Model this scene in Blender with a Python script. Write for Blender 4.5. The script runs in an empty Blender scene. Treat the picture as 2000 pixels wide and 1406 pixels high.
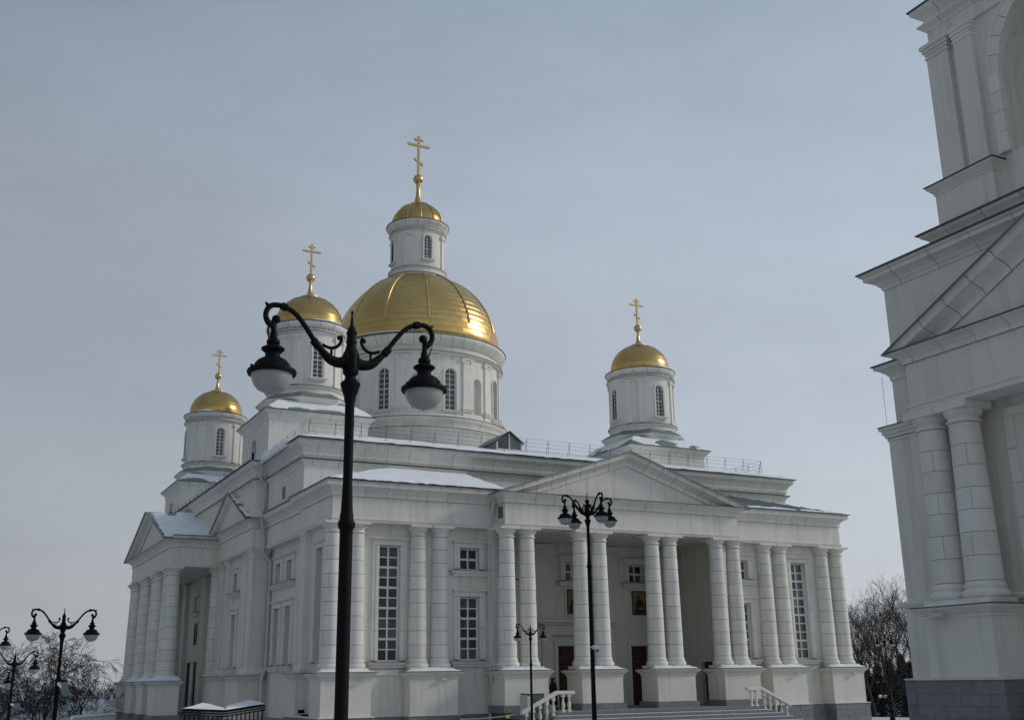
import bpy, bmesh, math, random
from mathutils import Vector, Matrix
random.seed(11)
PI = math.pi
S = bpy.context.scene
COL = S.collection

# ------------------------------------------------------------------ camera
cam_d = bpy.data.cameras.new('camera'); cam = bpy.data.objects.new('camera', cam_d); COL.objects.link(cam)
YAW, PITCH, ROLL = [math.radians(a) for a in (27.533, 16.335, -0.880)]
EYE = Vector((0, 0, 2.6))
fwd = Vector((math.sin(YAW)*math.cos(PITCH), math.cos(YAW)*math.cos(PITCH), math.sin(PITCH)))
rgt = Vector((math.cos(YAW), -math.sin(YAW), 0)); upv = rgt.cross(fwd)
r2 = rgt*math.cos(ROLL)+upv*math.sin(ROLL); u2 = upv*math.cos(ROLL)-rgt*math.sin(ROLL)
M3 = Matrix((r2, u2, -fwd)).transposed()
cam.matrix_world = Matrix.Translation(EYE) @ M3.to_4x4()
cam_d.sensor_width = 36; cam_d.lens = 2132.8/2000*36; cam_d.clip_start = 0.1; cam_d.clip_end = 3000
S.camera = cam
# ------------------------------------------------------------------ sky, sun, exposure
SUN_DIR = Vector((math.cos(math.radians(27))*0.954, math.cos(math.radians(27))*-0.30, math.sin(math.radians(27)))).normalized()
W = bpy.data.worlds.new('World'); S.world = W; W.use_nodes = True
nt = W.node_tree; N = nt.nodes; Lk = nt.links
bg = N['Background']
sky = N.new('ShaderNodeTexSky'); sky.sky_type = 'NISHITA'; sky.sun_disc = False
sky.sun_elevation = math.radians(27); sky.sun_rotation = math.atan2(SUN_DIR.x, SUN_DIR.y)
sky.air_density = 1.2; sky.dust_density = 3.0
tc = N.new('ShaderNodeTexCoord'); sep = N.new('ShaderNodeSeparateXYZ'); Lk.new(tc.outputs['Generated'], sep.inputs[0])
ramp = N.new('ShaderNodeValToRGB'); ramp.color_ramp.interpolation = 'EASE'   # thin even cloud: pale low, blue-grey high
cr = ramp.color_ramp
cr.elements[0].position = 0.0; cr.elements[0].color = (0.478, 0.508, 0.535, 1)
cr.elements[1].position = 0.75; cr.elements[1].color = (0.215, 0.282, 0.365, 1)
e = cr.elements.new(0.30); e.color = (0.378, 0.428, 0.495, 1)
Lk.new(sep.outputs['Z'], ramp.inputs[0])
dot = N.new('ShaderNodeVectorMath'); dot.operation = 'DOT_PRODUCT'; Lk.new(tc.outputs['Generated'], dot.inputs[0]); dot.inputs[1].default_value = SUN_DIR
mr = N.new('ShaderNodeMapRange'); mr.inputs['From Min'].default_value = -0.6; mr.inputs['From Max'].default_value = 1.0
mr.inputs['To Min'].default_value = 0.64; mr.inputs['To Max'].default_value = 1.58; Lk.new(dot.outputs['Value'], mr.inputs['Value'])
mp = N.new('ShaderNodeMapping'); mp.inputs['Scale'].default_value = (1.6, 1.6, 4.0); Lk.new(tc.outputs['Generated'], mp.inputs[0])
nz = N.new('ShaderNodeTexNoise'); nz.inputs['Scale'].default_value = 1.9; nz.inputs['Detail'].default_value = 6; nz.inputs['Roughness'].default_value = 0.6
Lk.new(mp.outputs[0], nz.inputs['Vector'])
mr2 = N.new('ShaderNodeMapRange'); mr2.inputs['From Min'].default_value = 0.3; mr2.inputs['From Max'].default_value = 0.7
mr2.inputs['To Min'].default_value = 0.92; mr2.inputs['To Max'].default_value = 1.08; Lk.new(nz.outputs['Fac'], mr2.inputs['Value'])
mu = N.new('ShaderNodeMath'); mu.operation = 'MULTIPLY'; Lk.new(mr.outputs[0], mu.inputs[0]); Lk.new(mr2.outputs[0], mu.inputs[1])
veil = N.new('ShaderNodeVectorMath'); veil.operation = 'SCALE'; Lk.new(ramp.outputs['Color'], veil.inputs[0]); Lk.new(mu.outputs[0], veil.inputs['Scale'])
nsc = N.new('ShaderNodeVectorMath'); nsc.operation = 'SCALE'; Lk.new(sky.outputs[0], nsc.inputs[0]); nsc.inputs['Scale'].default_value = 0.05
mx = N.new('ShaderNodeMix'); mx.data_type = 'RGBA'; mx.inputs['Factor'].default_value = 0.90
Lk.new(nsc.outputs[0], mx.inputs['A']); Lk.new(veil.outputs[0], mx.inputs['B']); Lk.new(mx.outputs['Result'], bg.inputs['Color'])
bg.inputs['Strength'].default_value = 1.0
sd = bpy.data.lights.new('sun', 'SUN'); sd.energy = 1.35; sd.angle = math.radians(10); sd.color = (1.0, 0.94, 0.84)
so = bpy.data.objects.new('sun', sd); COL.objects.link(so); so.rotation_euler = SUN_DIR.to_track_quat('Z', 'Y').to_euler()
S.view_settings.view_transform = 'Standard'; S.view_settings.look = 'None'; S.view_settings.gamma = 1; S.view_settings.exposure = 0.0
S.view_settings.use_curve_mapping = False

def ray(px, py):
    return r2*((px-1000)/2132.8) - u2*((py-703)/2132.8) + fwd
def spot(px, py, hd):
    "point seen at pixel (px,py) of the photograph, hd metres away over the ground"
    d = ray(px, py); return EYE + d*(hd/math.hypot(d.x, d.y))

# ------------------------------------------------------------------ materials
def mat(name, col, rough=0.8, metal=0.0, vary=0.10, scale=1.2, bump=0.0, bscale=30, rand=0.0, streak=0.0, col2=None, spec=0.5, fine=0.05):
    m = bpy.data.materials.new(name); m.use_nodes = True
    t = m.node_tree; n = t.nodes; L = t.links; b = n['Principled BSDF']
    b.inputs['Roughness'].default_value = rough; b.inputs['Metallic'].default_value = metal; b.inputs['Specular IOR Level'].default_value = spec
    g = n.new('ShaderNodeNewGeometry')
    a = n.new('ShaderNodeTexNoise'); a.inputs['Scale'].default_value = scale; a.inputs['Detail'].default_value = 6; a.inputs['Roughness'].default_value = 0.65
    L.new(g.outputs['Position'], a.inputs['Vector'])
    c2 = col2 if col2 else tuple(c*(1-vary*2.2) for c in col)
    r = n.new('ShaderNodeMapRange'); r.inputs['From Min'].default_value = 0.35; r.inputs['From Max'].default_value = 0.75; L.new(a.outputs['Fac'], r.inputs['Value'])
    mix = n.new('ShaderNodeMix'); mix.data_type = 'RGBA'; mix.inputs['A'].default_value = (*col, 1); mix.inputs['B'].default_value = (*c2, 1)
    L.new(r.outputs[0], mix.inputs['Factor']); out = mix.outputs['Result']
    def mul(sock, lo, hi, fmin=0.3, fmax=0.7):
        nonlocal out
        q = n.new('ShaderNodeMapRange'); q.inputs['From Min'].default_value = fmin; q.inputs['From Max'].default_value = fmax
        q.inputs['To Min'].default_value = lo; q.inputs['To Max'].default_value = hi; L.new(sock, q.inputs['Value'])
        v = n.new('ShaderNodeVectorMath'); v.operation = 'SCALE'; L.new(out, v.inputs[0]); L.new(q.outputs[0], v.inputs['Scale']); out = v.outputs[0]
    if fine:
        f = n.new('ShaderNodeTexNoise'); f.inputs['Scale'].default_value = 9; f.inputs['Detail'].default_value = 8; f.inputs['Roughness'].default_value = 0.7
        L.new(g.outputs['Position'], f.inputs['Vector']); mul(f.outputs['Fac'], 1-fine, 1+fine)
    if streak:   # rain marks: noise stretched down the wall
        mpn = n.new('ShaderNodeMapping'); mpn.inputs['Scale'].default_value = (2.2, 2.2, 0.16); L.new(g.outputs['Position'], mpn.inputs[0])
        s = n.new('ShaderNodeTexNoise'); s.inputs['Scale'].default_value = 1.6; s.inputs['Detail'].default_value = 5; L.new(mpn.outputs[0], s.inputs['Vector'])
        mul(s.outputs['Fac'], 1, 1-streak, 0.5, 0.72)
    if rand:
        o = n.new('ShaderNodeObjectInfo'); mul(o.outputs['Random'], 1-rand, 1+rand, 0, 1)
    L.new(out, b.inputs['Base Color'])
    if bump:
        bn = n.new('ShaderNodeTexNoise'); bn.inputs['Scale'].default_value = bscale; bn.inputs['Detail'].default_value = 4; L.new(g.outputs['Position'], bn.inputs['Vector'])
        bp = n.new('ShaderNodeBump'); bp.inputs['Strength'].default_value = bump; bp.inputs['Distance'].default_value = 0.02
        L.new(bn.outputs['Fac'], bp.inputs['Height']); L.new(bp.outputs[0], b.inputs['Normal'])
    return m
M = {}
M['plaster'] = mat('white_plaster', (.765, .74, .672), .9, vary=.05, scale=.35, streak=.17, bump=.15, bscale=20, fine=.025)
M['stone'] = mat('white_cladding_stone', (.78, .755, .69), .8, vary=.05, scale=1.5, rand=.05, streak=.10, bump=.2, bscale=14, fine=.04)
M['mortar'] = mat('dark_joint', (.15, .15, .14), .95, fine=0)
M['trim'] = mat('painted_trim', (.77, .745, .68), .8, vary=.05, streak=.10, scale=1)
M['granite'] = mat('grey_granite', (.23, .233, .235), .7, vary=.12, scale=3, rand=.06, fine=.15)
M['roof'] = mat('green_grey_roof_metal', (.20, .25, .225), .5, vary=.15, scale=2, streak=.1, spec=.4)
M['drip'] = mat('dark_drip_edge', (.10, .115, .11), .55, vary=.2)
M['gold'] = mat('gilded_sheet', (.67, .445, .165), .28, 1.0, vary=.10, scale=.7, rand=.035, bump=.35, bscale=1.3, fine=.06)
M['goldrib'] = mat('gilded_rib', (.64, .46, .20), .32, 1.0, vary=.05)
M['golddark'] = mat('gilded_seam', (.32, .20, .06), .4, 1.0, vary=.1)
M['glass'] = mat('dark_window_glass', (.045, .05, .048), .10, vary=.5, scale=.8, rand=.75, col2=(.12, .125, .12), fine=0)
M['white'] = mat('white_window_frame', (.76, .76, .74), .6, vary=.03)
M['wood'] = mat('carved_brown_door', (.075, .028, .016), .5, vary=.3, scale=4, fine=.15)
M['snow'] = mat('snow', (.87, .875, .89), .85, vary=.04, scale=.8, bump=.8, bscale=3.5, fine=.02, spec=.2)
M['iron'] = mat('black_cast_iron', (.004, .0045, .006), .6, vary=.2, scale=8, bump=.15, bscale=40, spec=.12)
M['globe'] = mat('milky_lamp_glass', (.40, .395, .375), .4, vary=.16, scale=3.5, fine=.05)
M['zinc'] = mat('painted_downpipe', (.60, .60, .575), .5, vary=.06)
M['steel'] = mat('railing_steel', (.16, .165, .165), .5, .3)
M['bark'] = mat('winter_bark', (.030, .027, .025), .95, vary=.2, scale=3)
M['twig'] = mat('winter_twigs', (.060, .053, .050), .95, vary=.2, scale=2)
M['twig_dark'] = mat('dark_winter_twigs', (.036, .033, .031), .95, vary=.2, scale=2)
M['needle'] = mat('dark_spruce_needles', (.018, .024, .019), .95, vary=.3, scale=2)
M['paving'] = mat('snowy_paving', (.52, .53, .55), .9, vary=.15, scale=.3, col2=(.34, .345, .355), fine=.08)
M['house_wall'] = mat('grey_house_wall', (.30, .30, .29), .9, vary=.1)  # plain grey of the small house walls
M['cabinet'] = mat('grey_metal_cabinet', (.13, .135, .135), .5, vary=.1)
M['coat'] = mat('black_coat', (.012, .012, .013), .9, vary=.2)
M['skin'] = mat('skin', (.42, .27, .21), .7)
M['grey_wool'] = mat('grey_mitten', (.15, .15, .15), .95)
M['board'] = mat('icon_gold_ground', (.26, .185, .085), .6, vary=.15, scale=2)
M['robe'] = mat('icon_dark_robe', (.035, .02, .016), .7, vary=.2, scale=3)
M['hair'] = mat('icon_hair', (.05, .022, .012), .7)
M['face'] = mat('icon_face', (.22, .12, .07), .7)
M['pale'] = mat('icon_pale_cloth', (.25, .22, .18), .7)
M['teal'] = mat('pale_green_cloth', (.20, .26, .25), .8, vary=.1)
M['yellow'] = mat('yellow_tag', (.55, .50, .10), .7)
M['rope'] = mat('white_rope', (.55, .55, .53), .8)

# ------------------------------------------------------------------ mesh helpers
class MB:
    def __init__(s): s.v = []; s.f = []
    def add(s, vs, fs):
        o = len(s.v); s.v += [tuple(v) for v in vs]; s.f += [tuple(i+o for i in f) for f in fs]; return s
    def box(s, x0, x1, y0, y1, z0, z1):
        return s.add([(x0,y0,z0),(x1,y0,z0),(x1,y1,z0),(x0,y1,z0),(x0,y0,z1),(x1,y0,z1),(x1,y1,z1),(x0,y1,z1)],
                     [(0,3,2,1),(4,5,6,7),(0,1,5,4),(1,2,6,5),(2,3,7,6),(3,0,4,7)])
    def frustum(s, x0, x1, y0, y1, z0, X0, X1, Y0, Y1, z1):
        return s.add([(x0,y0,z0),(x1,y0,z0),(x1,y1,z0),(x0,y1,z0),(X0,Y0,z1),(X1,Y0,z1),(X1,Y1,z1),(X0,Y1,z1)],
                     [(0,3,2,1),(4,5,6,7),(0,1,5,4),(1,2,6,5),(2,3,7,6),(3,0,4,7)])
    def lathe(s, prof, n=24, a0=0.0, a1=2*PI, cx=0, cy=0):
        full = abs(a1-a0-2*PI) < 1e-6; k = n if full else n+1
        vs = []
        for i in range(k):
            a = a0+(a1-a0)*i/n; ca, sa = math.cos(a), math.sin(a)
            vs += [(cx+r*ca, cy+r*sa, z) for r, z in prof]
        m = len(prof); fs = []
        for i in range(n):
            j = (i+1) % k
            for q in range(m-1):
                fs.append((i*m+q, j*m+q, j*m+q+1, i*m+q+1))
        return s.add(vs, fs)
    def tube(s, pts, rad, n=6, cap=True):
        pts = [Vector(p) for p in pts]; rs = rad if isinstance(rad, (list, tuple)) else [rad]*len(pts)
        t0 = (pts[1]-pts[0]).normalized(); ref = Vector((0,0,1)) if abs(t0.z) < .9 else Vector((1,0,0))
        vs = []; prev = None
        for i, p in enumerate(pts):
            t = (pts[min(i+1, len(pts)-1)]-pts[max(i-1, 0)])
            t = t.normalized() if t.length > 1e-9 else t0
            a = (ref-t*ref.dot(t)); a = a.normalized() if a.length > 1e-6 else t.orthogonal().normalized()
            ref = a; b = t.cross(a)
            vs += [p+(a*math.cos(2*PI*k/n)+b*math.sin(2*PI*k/n))*rs[i] for k in range(n)]
        fs = [(i*n+k, i*n+(k+1) % n, (i+1)*n+(k+1) % n, (i+1)*n+k) for i in range(len(pts)-1) for k in range(n)]
        if cap: fs += [tuple(range(n-1, -1, -1)), tuple(range((len(pts)-1)*n, len(pts)*n))]
        return s.add(vs, fs)
    def prism(s, poly, y0, y1):
        "polygon in x,z pushed from y0 to y1"
        k = len(poly)
        return s.add([(x, y0, z) for x, z in poly]+[(x, y1, z) for x, z in poly],
                     [tuple(range(k)), tuple(range(2*k-1, k-1, -1))]+[(i, (i+1) % k, k+(i+1) % k, k+i) for i in range(k)])
    def slab(s, poly, z0, z1):
        k = len(poly)
        return s.add([(x, y, z0) for x, y in poly]+[(x, y, z1) for x, y in poly],
                     [tuple(range(k-1, -1, -1)), tuple(range(k, 2*k))]+[(i, (i+1) % k, k+(i+1) % k, k+i) for i in range(k)])
    def sphere(s, c, r, n=16, m=10, sz=1.0):
        return s.lathe([(max(1e-4, r*math.sin(PI*i/m)), c[2]-r*sz*math.cos(PI*i/m)) for i in range(m+1)], n, cx=c[0], cy=c[1])
    def mesh(s, name, m, smooth=False, fix=True):
        me = bpy.data.meshes.new(name); me.from_pydata(s.v, [], s.f)
        if fix:
            b = bmesh.new(); b.from_mesh(me); bmesh.ops.recalc_face_normals(b, faces=b.faces); b.to_mesh(me); b.free()
        me.materials.append(M[m] if isinstance(m, str) else m)
        if smooth: me.polygons.foreach_set('use_smooth', [True]*len(me.polygons)); me.set_sharp_from_angle(angle=math.radians(38))
        return me
def smooth_path(pts, n=5):
    "Catmull-Rom through points of any size"
    P = [tuple(p) for p in pts]; P = [P[0]]+P+[P[-1]]; out = []
    for i in range(1, len(P)-2):
        for k in range(n):
            t = k/n; out.append(tuple(.5*(2*b+(c-a)*t+(2*a-5*b+4*c-d)*t*t+(3*b-a-3*c+d)*t**3) for a, b, c, d in zip(P[i-1], P[i], P[i+1], P[i+2])))
    return out+[P[-2]]
def obj(name, me, parent=None, loc=(0,0,0), rz=0.0, sc=None):
    o = bpy.data.objects.new(name, me); COL.objects.link(o); o.parent = parent; o.location = loc
    if rz: o.rotation_euler = (0, 0, rz)
    if sc: o.scale = sc
    return o
def put(name, mb, m, parent=None, loc=(0,0,0), rz=0.0, smooth=False):
    return obj(name, mb.mesh(name, m, smooth), parent, loc, rz)
def tag(o, label, cat=None, group=None, kind=None):
    if label: o['label'] = label
    if cat: o['category'] = cat
    if group: o['group'] = group
    if kind: o['kind'] = kind
    return o
def empty(name, loc, label, cat, group=None, rz=0):
    return tag(obj(name, None, None, loc, rz), label, cat, group)
def copy_tree(o, parent=None):
    c = o.copy(); COL.objects.link(c); c.parent = parent
    for ch in list(o.children): copy_tree(ch, c)
    return c
def mitres(path):
    ns = []
    for i in range(len(path)-1):
        t = (Vector(path[i+1])-Vector(path[i])).normalized(); ns.append(Vector((t.y, -t.x)))
    ms = [ns[0]]
    for a, b in zip(ns, ns[1:]): ms.append((a+b)/(1+a.dot(b)))
    return ns, ms+[ns[-1]]
def sweep(mb, path, prof):
    "closed profile (outward, z) swept along a plan polyline, mitred at its corners"
    ns, ms = mitres(path); k = len(prof)
    vs = [(p[0]+m.x*d, p[1]+m.y*d, z) for p, m in zip(path, ms) for d, z in prof]
    fs = [(i*k+j, i*k+(j+1) % k, (i+1)*k+(j+1) % k, (i+1)*k+j) for i in range(len(path)-1) for j in range(k)]
    fs += [tuple(range(k-1, -1, -1)), tuple(range((len(path)-1)*k, len(path)*k))]
    return mb.add(vs, fs)
def run_blocks(name, path, prof, length, parent, m='stone', gap=.018, off=0.0, limit=None):
    ns, ms = mitres(path); k = len(prof)
    for i in range(len(path)-1):
        a, b = Vector(path[i]), Vector(path[i+1]); L = (b-a).length; t = (b-a)/L; n = max(1, round(L/length))
        cuts = [0]+[L*(j+off)/n for j in range(n) if L*(j+off)/n > .12]+[L]
        for q in range(len(cuts)-1):
            s0, s1 = cuts[q], cuts[q+1]
            ends = []
            for s, first in ((s0, True), (s1, False)):
                if s <= 0: ends.append((a, ms[i]))
                elif s >= L: ends.append((b, ms[i+1]))
                else: ends.append((a+t*(s+(gap/2 if first else -gap/2)), ns[i]))
            jit = random.uniform(-.003, .003)
            vs = [(p.x+mm.x*(d+jit), p.y+mm.y*(d+jit), z) for p, mm in ends for d, z in prof]
            fs = [(j, (j+1) % k, k+(j+1) % k, k+j) for j in range(k)]+[tuple(range(k-1, -1, -1)), tuple(range(k, 2*k))]
            put(name, MB().add(vs, fs), m, parent)
def ring_blocks(name, prof, n, parent, z=0, gap=.03, loc=(0,0,0), off=0.0, sub=2):
    "ring of alike stones: one mesh, turned"
    rmax = max(r for r, _ in prof); g = gap/rmax/2; da = 2*PI/n; k = len(prof)
    mb = MB(); vs = []
    for i in range(sub+1):
        a = g+(da-2*g)*i/sub; vs += [(r*math.cos(a), r*math.sin(a), zz) for r, zz in prof]
    fs = [(i*k+j, i*k+(j+1) % k, (i+1)*k+(j+1) % k, (i+1)*k+j) for i in range(sub) for j in range(k)]+[tuple(range(k-1,-1,-1)), tuple(range(sub*k, sub*k+k))]
    me = mb.add(vs, fs).mesh(name, 'stone', True)
    for i in range(n): obj(name, me, parent, loc, (i+off)*da)
def inset(prof, d=.018):
    return [(x-d, z) for x, z in prof]
def wall(u0, u1, z0, z1, ops=(), depth=.28):
    "wall facing -Y at y=0 with real openings and reveals"
    us = sorted({u0, u1, *[o[0] for o in ops], *[o[1] for o in ops]}); zs = sorted({z0, z1, *[o[2] for o in ops], *[o[3] for o in ops]})
    mb = MB()
    for a, b in zip(us, us[1:]):
        for c, d in zip(zs, zs[1:]):
            if any(o[0]-1e-6 <= a and b <= o[1]+1e-6 and o[2]-1e-6 <= c and d <= o[3]+1e-6 for o in ops): continue
            mb.add([(a,0,c),(b,0,c),(b,0,d),(a,0,d)], [(0,1,2,3)])
    for a, b, c, d in ops:
        mb.add([(a,0,c),(b,0,c),(b,0,d),(a,0,d),(a,depth,c),(b,depth,c),(b,depth,d),(a,depth,d)], [(0,4,5,1),(1,5,6,2),(2,6,7,3),(3,7,4,0)])
    return mb
def put_raw(name, mb, m, parent, loc=(0,0,0), rz=0): return obj(name, mb.mesh(name, m, False, False), parent, loc, rz)
def rotp(x, y, rz): return (x*math.cos(rz)-y*math.sin(rz), x*math.sin(rz)+y*math.cos(rz))
PANE = MB().box(-.5, .5, 0, .02, 0, 1).mesh('pane', 'glass')
STONEBOX = MB().box(0, 1, 0, 1, 0, 1).mesh('surround_stone', 'stone')
def window(parent, place, u, z0, z1, w, groups, cols=2, jamb=.30, hood=True, sill=True, recess=.17):
    "rectangular window in a wall frame: place = (x, y, rz)"
    x, y, rz = place; dx, dy = rotp(u, 0, rz)
    h = z1-z0; mb = MB()
    # back of the moulded surround
    for s in (-1, 1): mb.box(min(s*(w/2+.03), s*(w/2+jamb-.03)), max(s*(w/2+.03), s*(w/2+jamb-.03)), -.05, 0.02, z0-.02, z1+.02)
    mb.box(-w/2-jamb+.02, w/2+jamb-.02, -.045, .02, z1, z1+jamb*.75)
    o = put('window', mb, 'mortar', parent, (x+dx, y+dy, 0), rz)
    n = max(1, round(h/1.25))
    for s in (-1, 1):
        for i in range(n):
            a, b = z0+h*i/n, z0+h*(i+1)/n
            obj('surround_stone', STONEBOX, o, (s*(w/2+jamb/2)-jamb/2, -.075, a+.006), 0, (jamb, .085, b-a-.012))
            obj('surround_stone', STONEBOX, o, (s*(w/2+jamb*.32)-jamb*.2, -.105, a+.006), 0, (jamb*.4, .032, b-a-.012))
    lint = MB().prism([(-w/2-jamb, z1+.01), (w/2+jamb, z1+.01), (w/2+jamb, z1+jamb*.75), (-w/2-jamb, z1+jamb*.75)], -.08, 0)
    if hood:
        lint.box(-w/2-jamb-.05, w/2+jamb+.05, -.15, 0, z1+jamb*.75+.002, z1+jamb*.75+.05); lint.box(-w/2-jamb-.1, w/2+jamb+.1, -.21, 0, z1+jamb*.75+.052, z1+jamb*.75+.10)
    put('lintel', lint, 'stone', o)
    if sill:
        sl = MB().box(-w/2-jamb-.22, w/2+jamb+.22, -.30, .1, z0-.11, z0-.07).box(-w/2-jamb-.17, w/2+jamb+.17, -.24, 0, z0-.19, z0-.112).box(-w/2-jamb-.1, w/2+jamb+.1, -.16, 0, z0-.30, z0-.192)
        put('window_sill', sl, 'stone', o)
        put('drip_edge', MB().box(-w/2-jamb-.24, w/2+jamb+.24, -.32, 0, z0-.068, z0-.055), 'drip', o)
    # casement
    fr = MB(); t = .065
    for s in (-1, 1): fr.box(min(s*w/2, s*(w/2-t)), max(s*w/2, s*(w/2-t)), recess, recess+.06, z0-.05, z1)
    tot = sum(groups); zc = z0; gh = (h-t)
    fr.box(-w/2+t, w/2-t, recess, recess+.06, z0-.05, z0+t*.6); fr.box(-w/2+t, w/2-t, recess, recess+.06, z1-t, z1)
    cw = (w-2*t)/cols
    for c in range(1, cols): fr.box(-w/2+t+cw*c-.04, -w/2+t+cw*c+.04, recess+.003, recess+.057, z0+t*.6, z1-t)
    zc = z0+t*.6; zh = (z1-t-zc)/tot; r = 0
    for gi, g in enumerate(groups):
        for k in range(g):
            za = zc+zh*r; zb = za+zh
            for c in range(cols):
                obj('pane', PANE, o, (-w/2+t+cw*(c+.5), recess+.03+random.uniform(-.004, .004), za), random.uniform(-.03, .03), (cw, 1, zh))
            last = (k == g-1)
            if not (last and gi == len(groups)-1):
                hh = .05 if last else .028
                for c in range(cols): fr.box(-w/2+t+cw*c+.04*(c > 0), -w/2+t+cw*(c+1)-.04*(c < cols-1), recess+.005, recess+.055, zb-hh, zb+hh)
            r += 1
    put('window_frame', fr, 'white', o)
    return o
def arch_poly(w, z0, z1, n=10):
    r = w/2; zs = z1-r
    return [(-r, z0), (r, z0)]+[(r*math.cos(PI*i/n), zs+r*math.sin(PI*i/n)) for i in range(n+1)]
def arch_window(parent, place, w, z0, z1, rows, hood=.13, sill=True, depth=.18):
    "arched window in a round wall; place = (x, y, rz), wall surface at y=0"
    x, y, rz = place; mb = MB(); P = arch_poly(w, z0, z1, 12); Q = arch_poly(w+2*hood, z0, z1+hood, 12); k = len(P)
    for i in range(1, k):
        j = (i+1) % k
        if j == 0: j = 0
        mb.add([(P[i][0], -.07, P[i][1]), (P[j][0], -.07, P[j][1]), (Q[j][0], -.07, Q[j][1]), (Q[i][0], -.07, Q[i][1]),
                (P[i][0], .12, P[i][1]), (P[j][0], .12, P[j][1]), (Q[j][0], .12, Q[j][1]), (Q[i][0], .12, Q[i][1])],
               [(0,1,2,3), (0,4,5,1), (3,2,6,7)])
    o = put('window', mb, 'trim', parent, (x, y, 0), rz)
    put('pane', MB().prism(P, depth, depth+.02), 'glass', o)
    fr = MB(); t = .035; zs = z1-w/2
    fr.box(-w/2, -w/2+t*1.4, depth-.05, depth-.004, z0, zs); fr.box(w/2-t*1.4, w/2, depth-.05, depth-.004, z0, zs); fr.box(-t*.8, t*.8, depth-.052, depth-.004, z0, z1-t)
    fr.box(-w/2, w/2, depth-.05, depth-.003, z0, z0+t*1.5)
    for i in range(1, rows):
        zz = z0+(z1-z0)*i/rows; hw = w/2 if zz < zs else math.sqrt(max(0, (w/2)**2-(zz-zs)**2)); tt = t*(.9 if i == rows//2 else .5)
        fr.box(-hw, hw, depth-.045, depth-.006, zz-tt, zz+tt)
    R0 = w/2-t*1.4
    for i in range(12):
        a, b = PI*i/12, PI*(i+1)/12
        fr.add([(w/2*math.cos(a), depth-.05, zs+w/2*math.sin(a)), (w/2*math.cos(b), depth-.05, zs+w/2*math.sin(b)), (R0*math.cos(b), depth-.05, zs+R0*math.sin(b)), (R0*math.cos(a), depth-.05, zs+R0*math.sin(a))], [(0,1,2,3)])
    put('window_frame', fr, 'white', o)
    if sill:
        put('window_sill', MB().box(-w/2-hood-.12, w/2+hood+.12, -.20, .15, z0-.10, z0-.03).box(-w/2-hood-.05, w/2+hood+.05, -.12, .15, z0-.2, z0-.102), 'trim', o)
    return o
def cut(o, cutters):
    for c in cutters:
        md = o.modifiers.new('cut', 'BOOLEAN'); md.operation = 'DIFFERENCE'; md.solver = 'EXACT'; md.object = c
    dg = bpy.context.evaluated_depsgraph_get(); dg.update()
    me = bpy.data.meshes.new_from_object(o.evaluated_get(dg)); mats = list(o.data.materials)
    o.modifiers.clear(); o.data = me
    if not me.materials:
        for m in mats: me.materials.append(m)
    me.polygons.foreach_set('use_smooth', [True]*len(me.polygons)); me.set_sharp_from_angle(angle=math.radians(30))
    for c in cutters: bpy.data.objects.remove(c)

# ------------------------------------------------------------------ ground
def ground_z(x, y):
    def sm(a, b, t): t = max(0, min(1, (t-a)/(b-a))); return t*t*(3-2*t)
    left = sm(12, 6, x-(y-20)*0.06)*sm(9, 22, y)*-1.15 + sm(12, 6, x-(y-20)*0.06)*sm(24, 90, y)*-1.2
    far = -3.0*sm(36, 82, math.hypot(x-20, y-40)) if True else 0
    return min(left, 0)+far
mb = MB(); n = 120
xs = [-260+620*(i/n) for i in range(n+1)]; ys = [-160+620*(i/n) for i in range(n+1)]
xs = sorted(set(xs+[-2000, 2600])); ys = sorted(set(ys+[-2000, 2600]))
kx = len(xs)
mb.add([(x, y, ground_z(x, y)) for y in ys for x in xs], [(j*kx+i, j*kx+i+1, (j+1)*kx+i+1, (j+1)*kx+i) for j in range(len(ys)-1) for i in range(kx-1)])
tag(put('ground', mb, 'paving', smooth=True), 'snow covered paved square around the cathedral', kind='structure')

# ================================================================== CATHEDRAL
CX, CY = 29.7, 72.65
cath = empty('cathedral', (CX, CY, 0), 'white neoclassical cathedral with gold domes, columned porticoes and snow on its roofs', 'cathedral')
LOW = [(-15.22,-6.6),(-15.22,-15.0),(-14.5,-15.0),(-14.5,-21.75),(-14.7,-21.75),(-14.7,-26.65),(-6.74,-26.65),(-6.74,-27.7),
       (6.74,-27.7),(6.74,-26.65),(14.7,-26.65),(14.7,-21.75),(14.5,-21.75),(14.5,-15.0),(15.22,-15.0),(15.22,-6.6)]
# frieze and taenia
fz = MB(); sweep(fz, LOW, [(-.5,9.43),(0,9.43),(0,10.55),(-.5,10.55)]); put('frieze', fz, 'plaster', cath)
tn = MB(); sweep(tn, LOW, [(-.3,9.425),(.03,9.425),(.03,9.52),(.07,9.525),(.07,9.585),(.004,9.595),(-.3,9.595)]); put('taenia', tn, 'trim', cath)
P_LOW = [(-.2,10.535),(.05,10.535),(.05,10.725),(.085,10.74),(.12,10.80),(.20,10.865),(.31,10.92),(.40,10.95),(.40,10.968),(-.2,10.968)]
P_TOP = [(-.2,10.972),(.395,10.972),(.395,11.15),(.42,11.165),(-.2,11.165)]
P_DRIP = [(-.25,11.168),(.49,11.168),(.49,11.205),(-.25,11.215)]
cn = MB(); sweep(cn, LOW, inset(P_LOW)); co_low = put('cornice', cn, 'mortar', cath); run_blocks('cornice_block', LOW, P_LOW, 1.05, co_low, off=.5)
for seg in (LOW[2:7], LOW[9:14]):
    cn = MB(); sweep(cn, seg, inset(P_TOP)); c2 = put('cornice', cn, 'mortar', cath); run_blocks('cornice_fascia', seg, P_TOP, 1.05, c2)
    dr = MB(); sweep(dr, seg, P_DRIP); put('drip_edge', dr, 'drip', cath)
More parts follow.
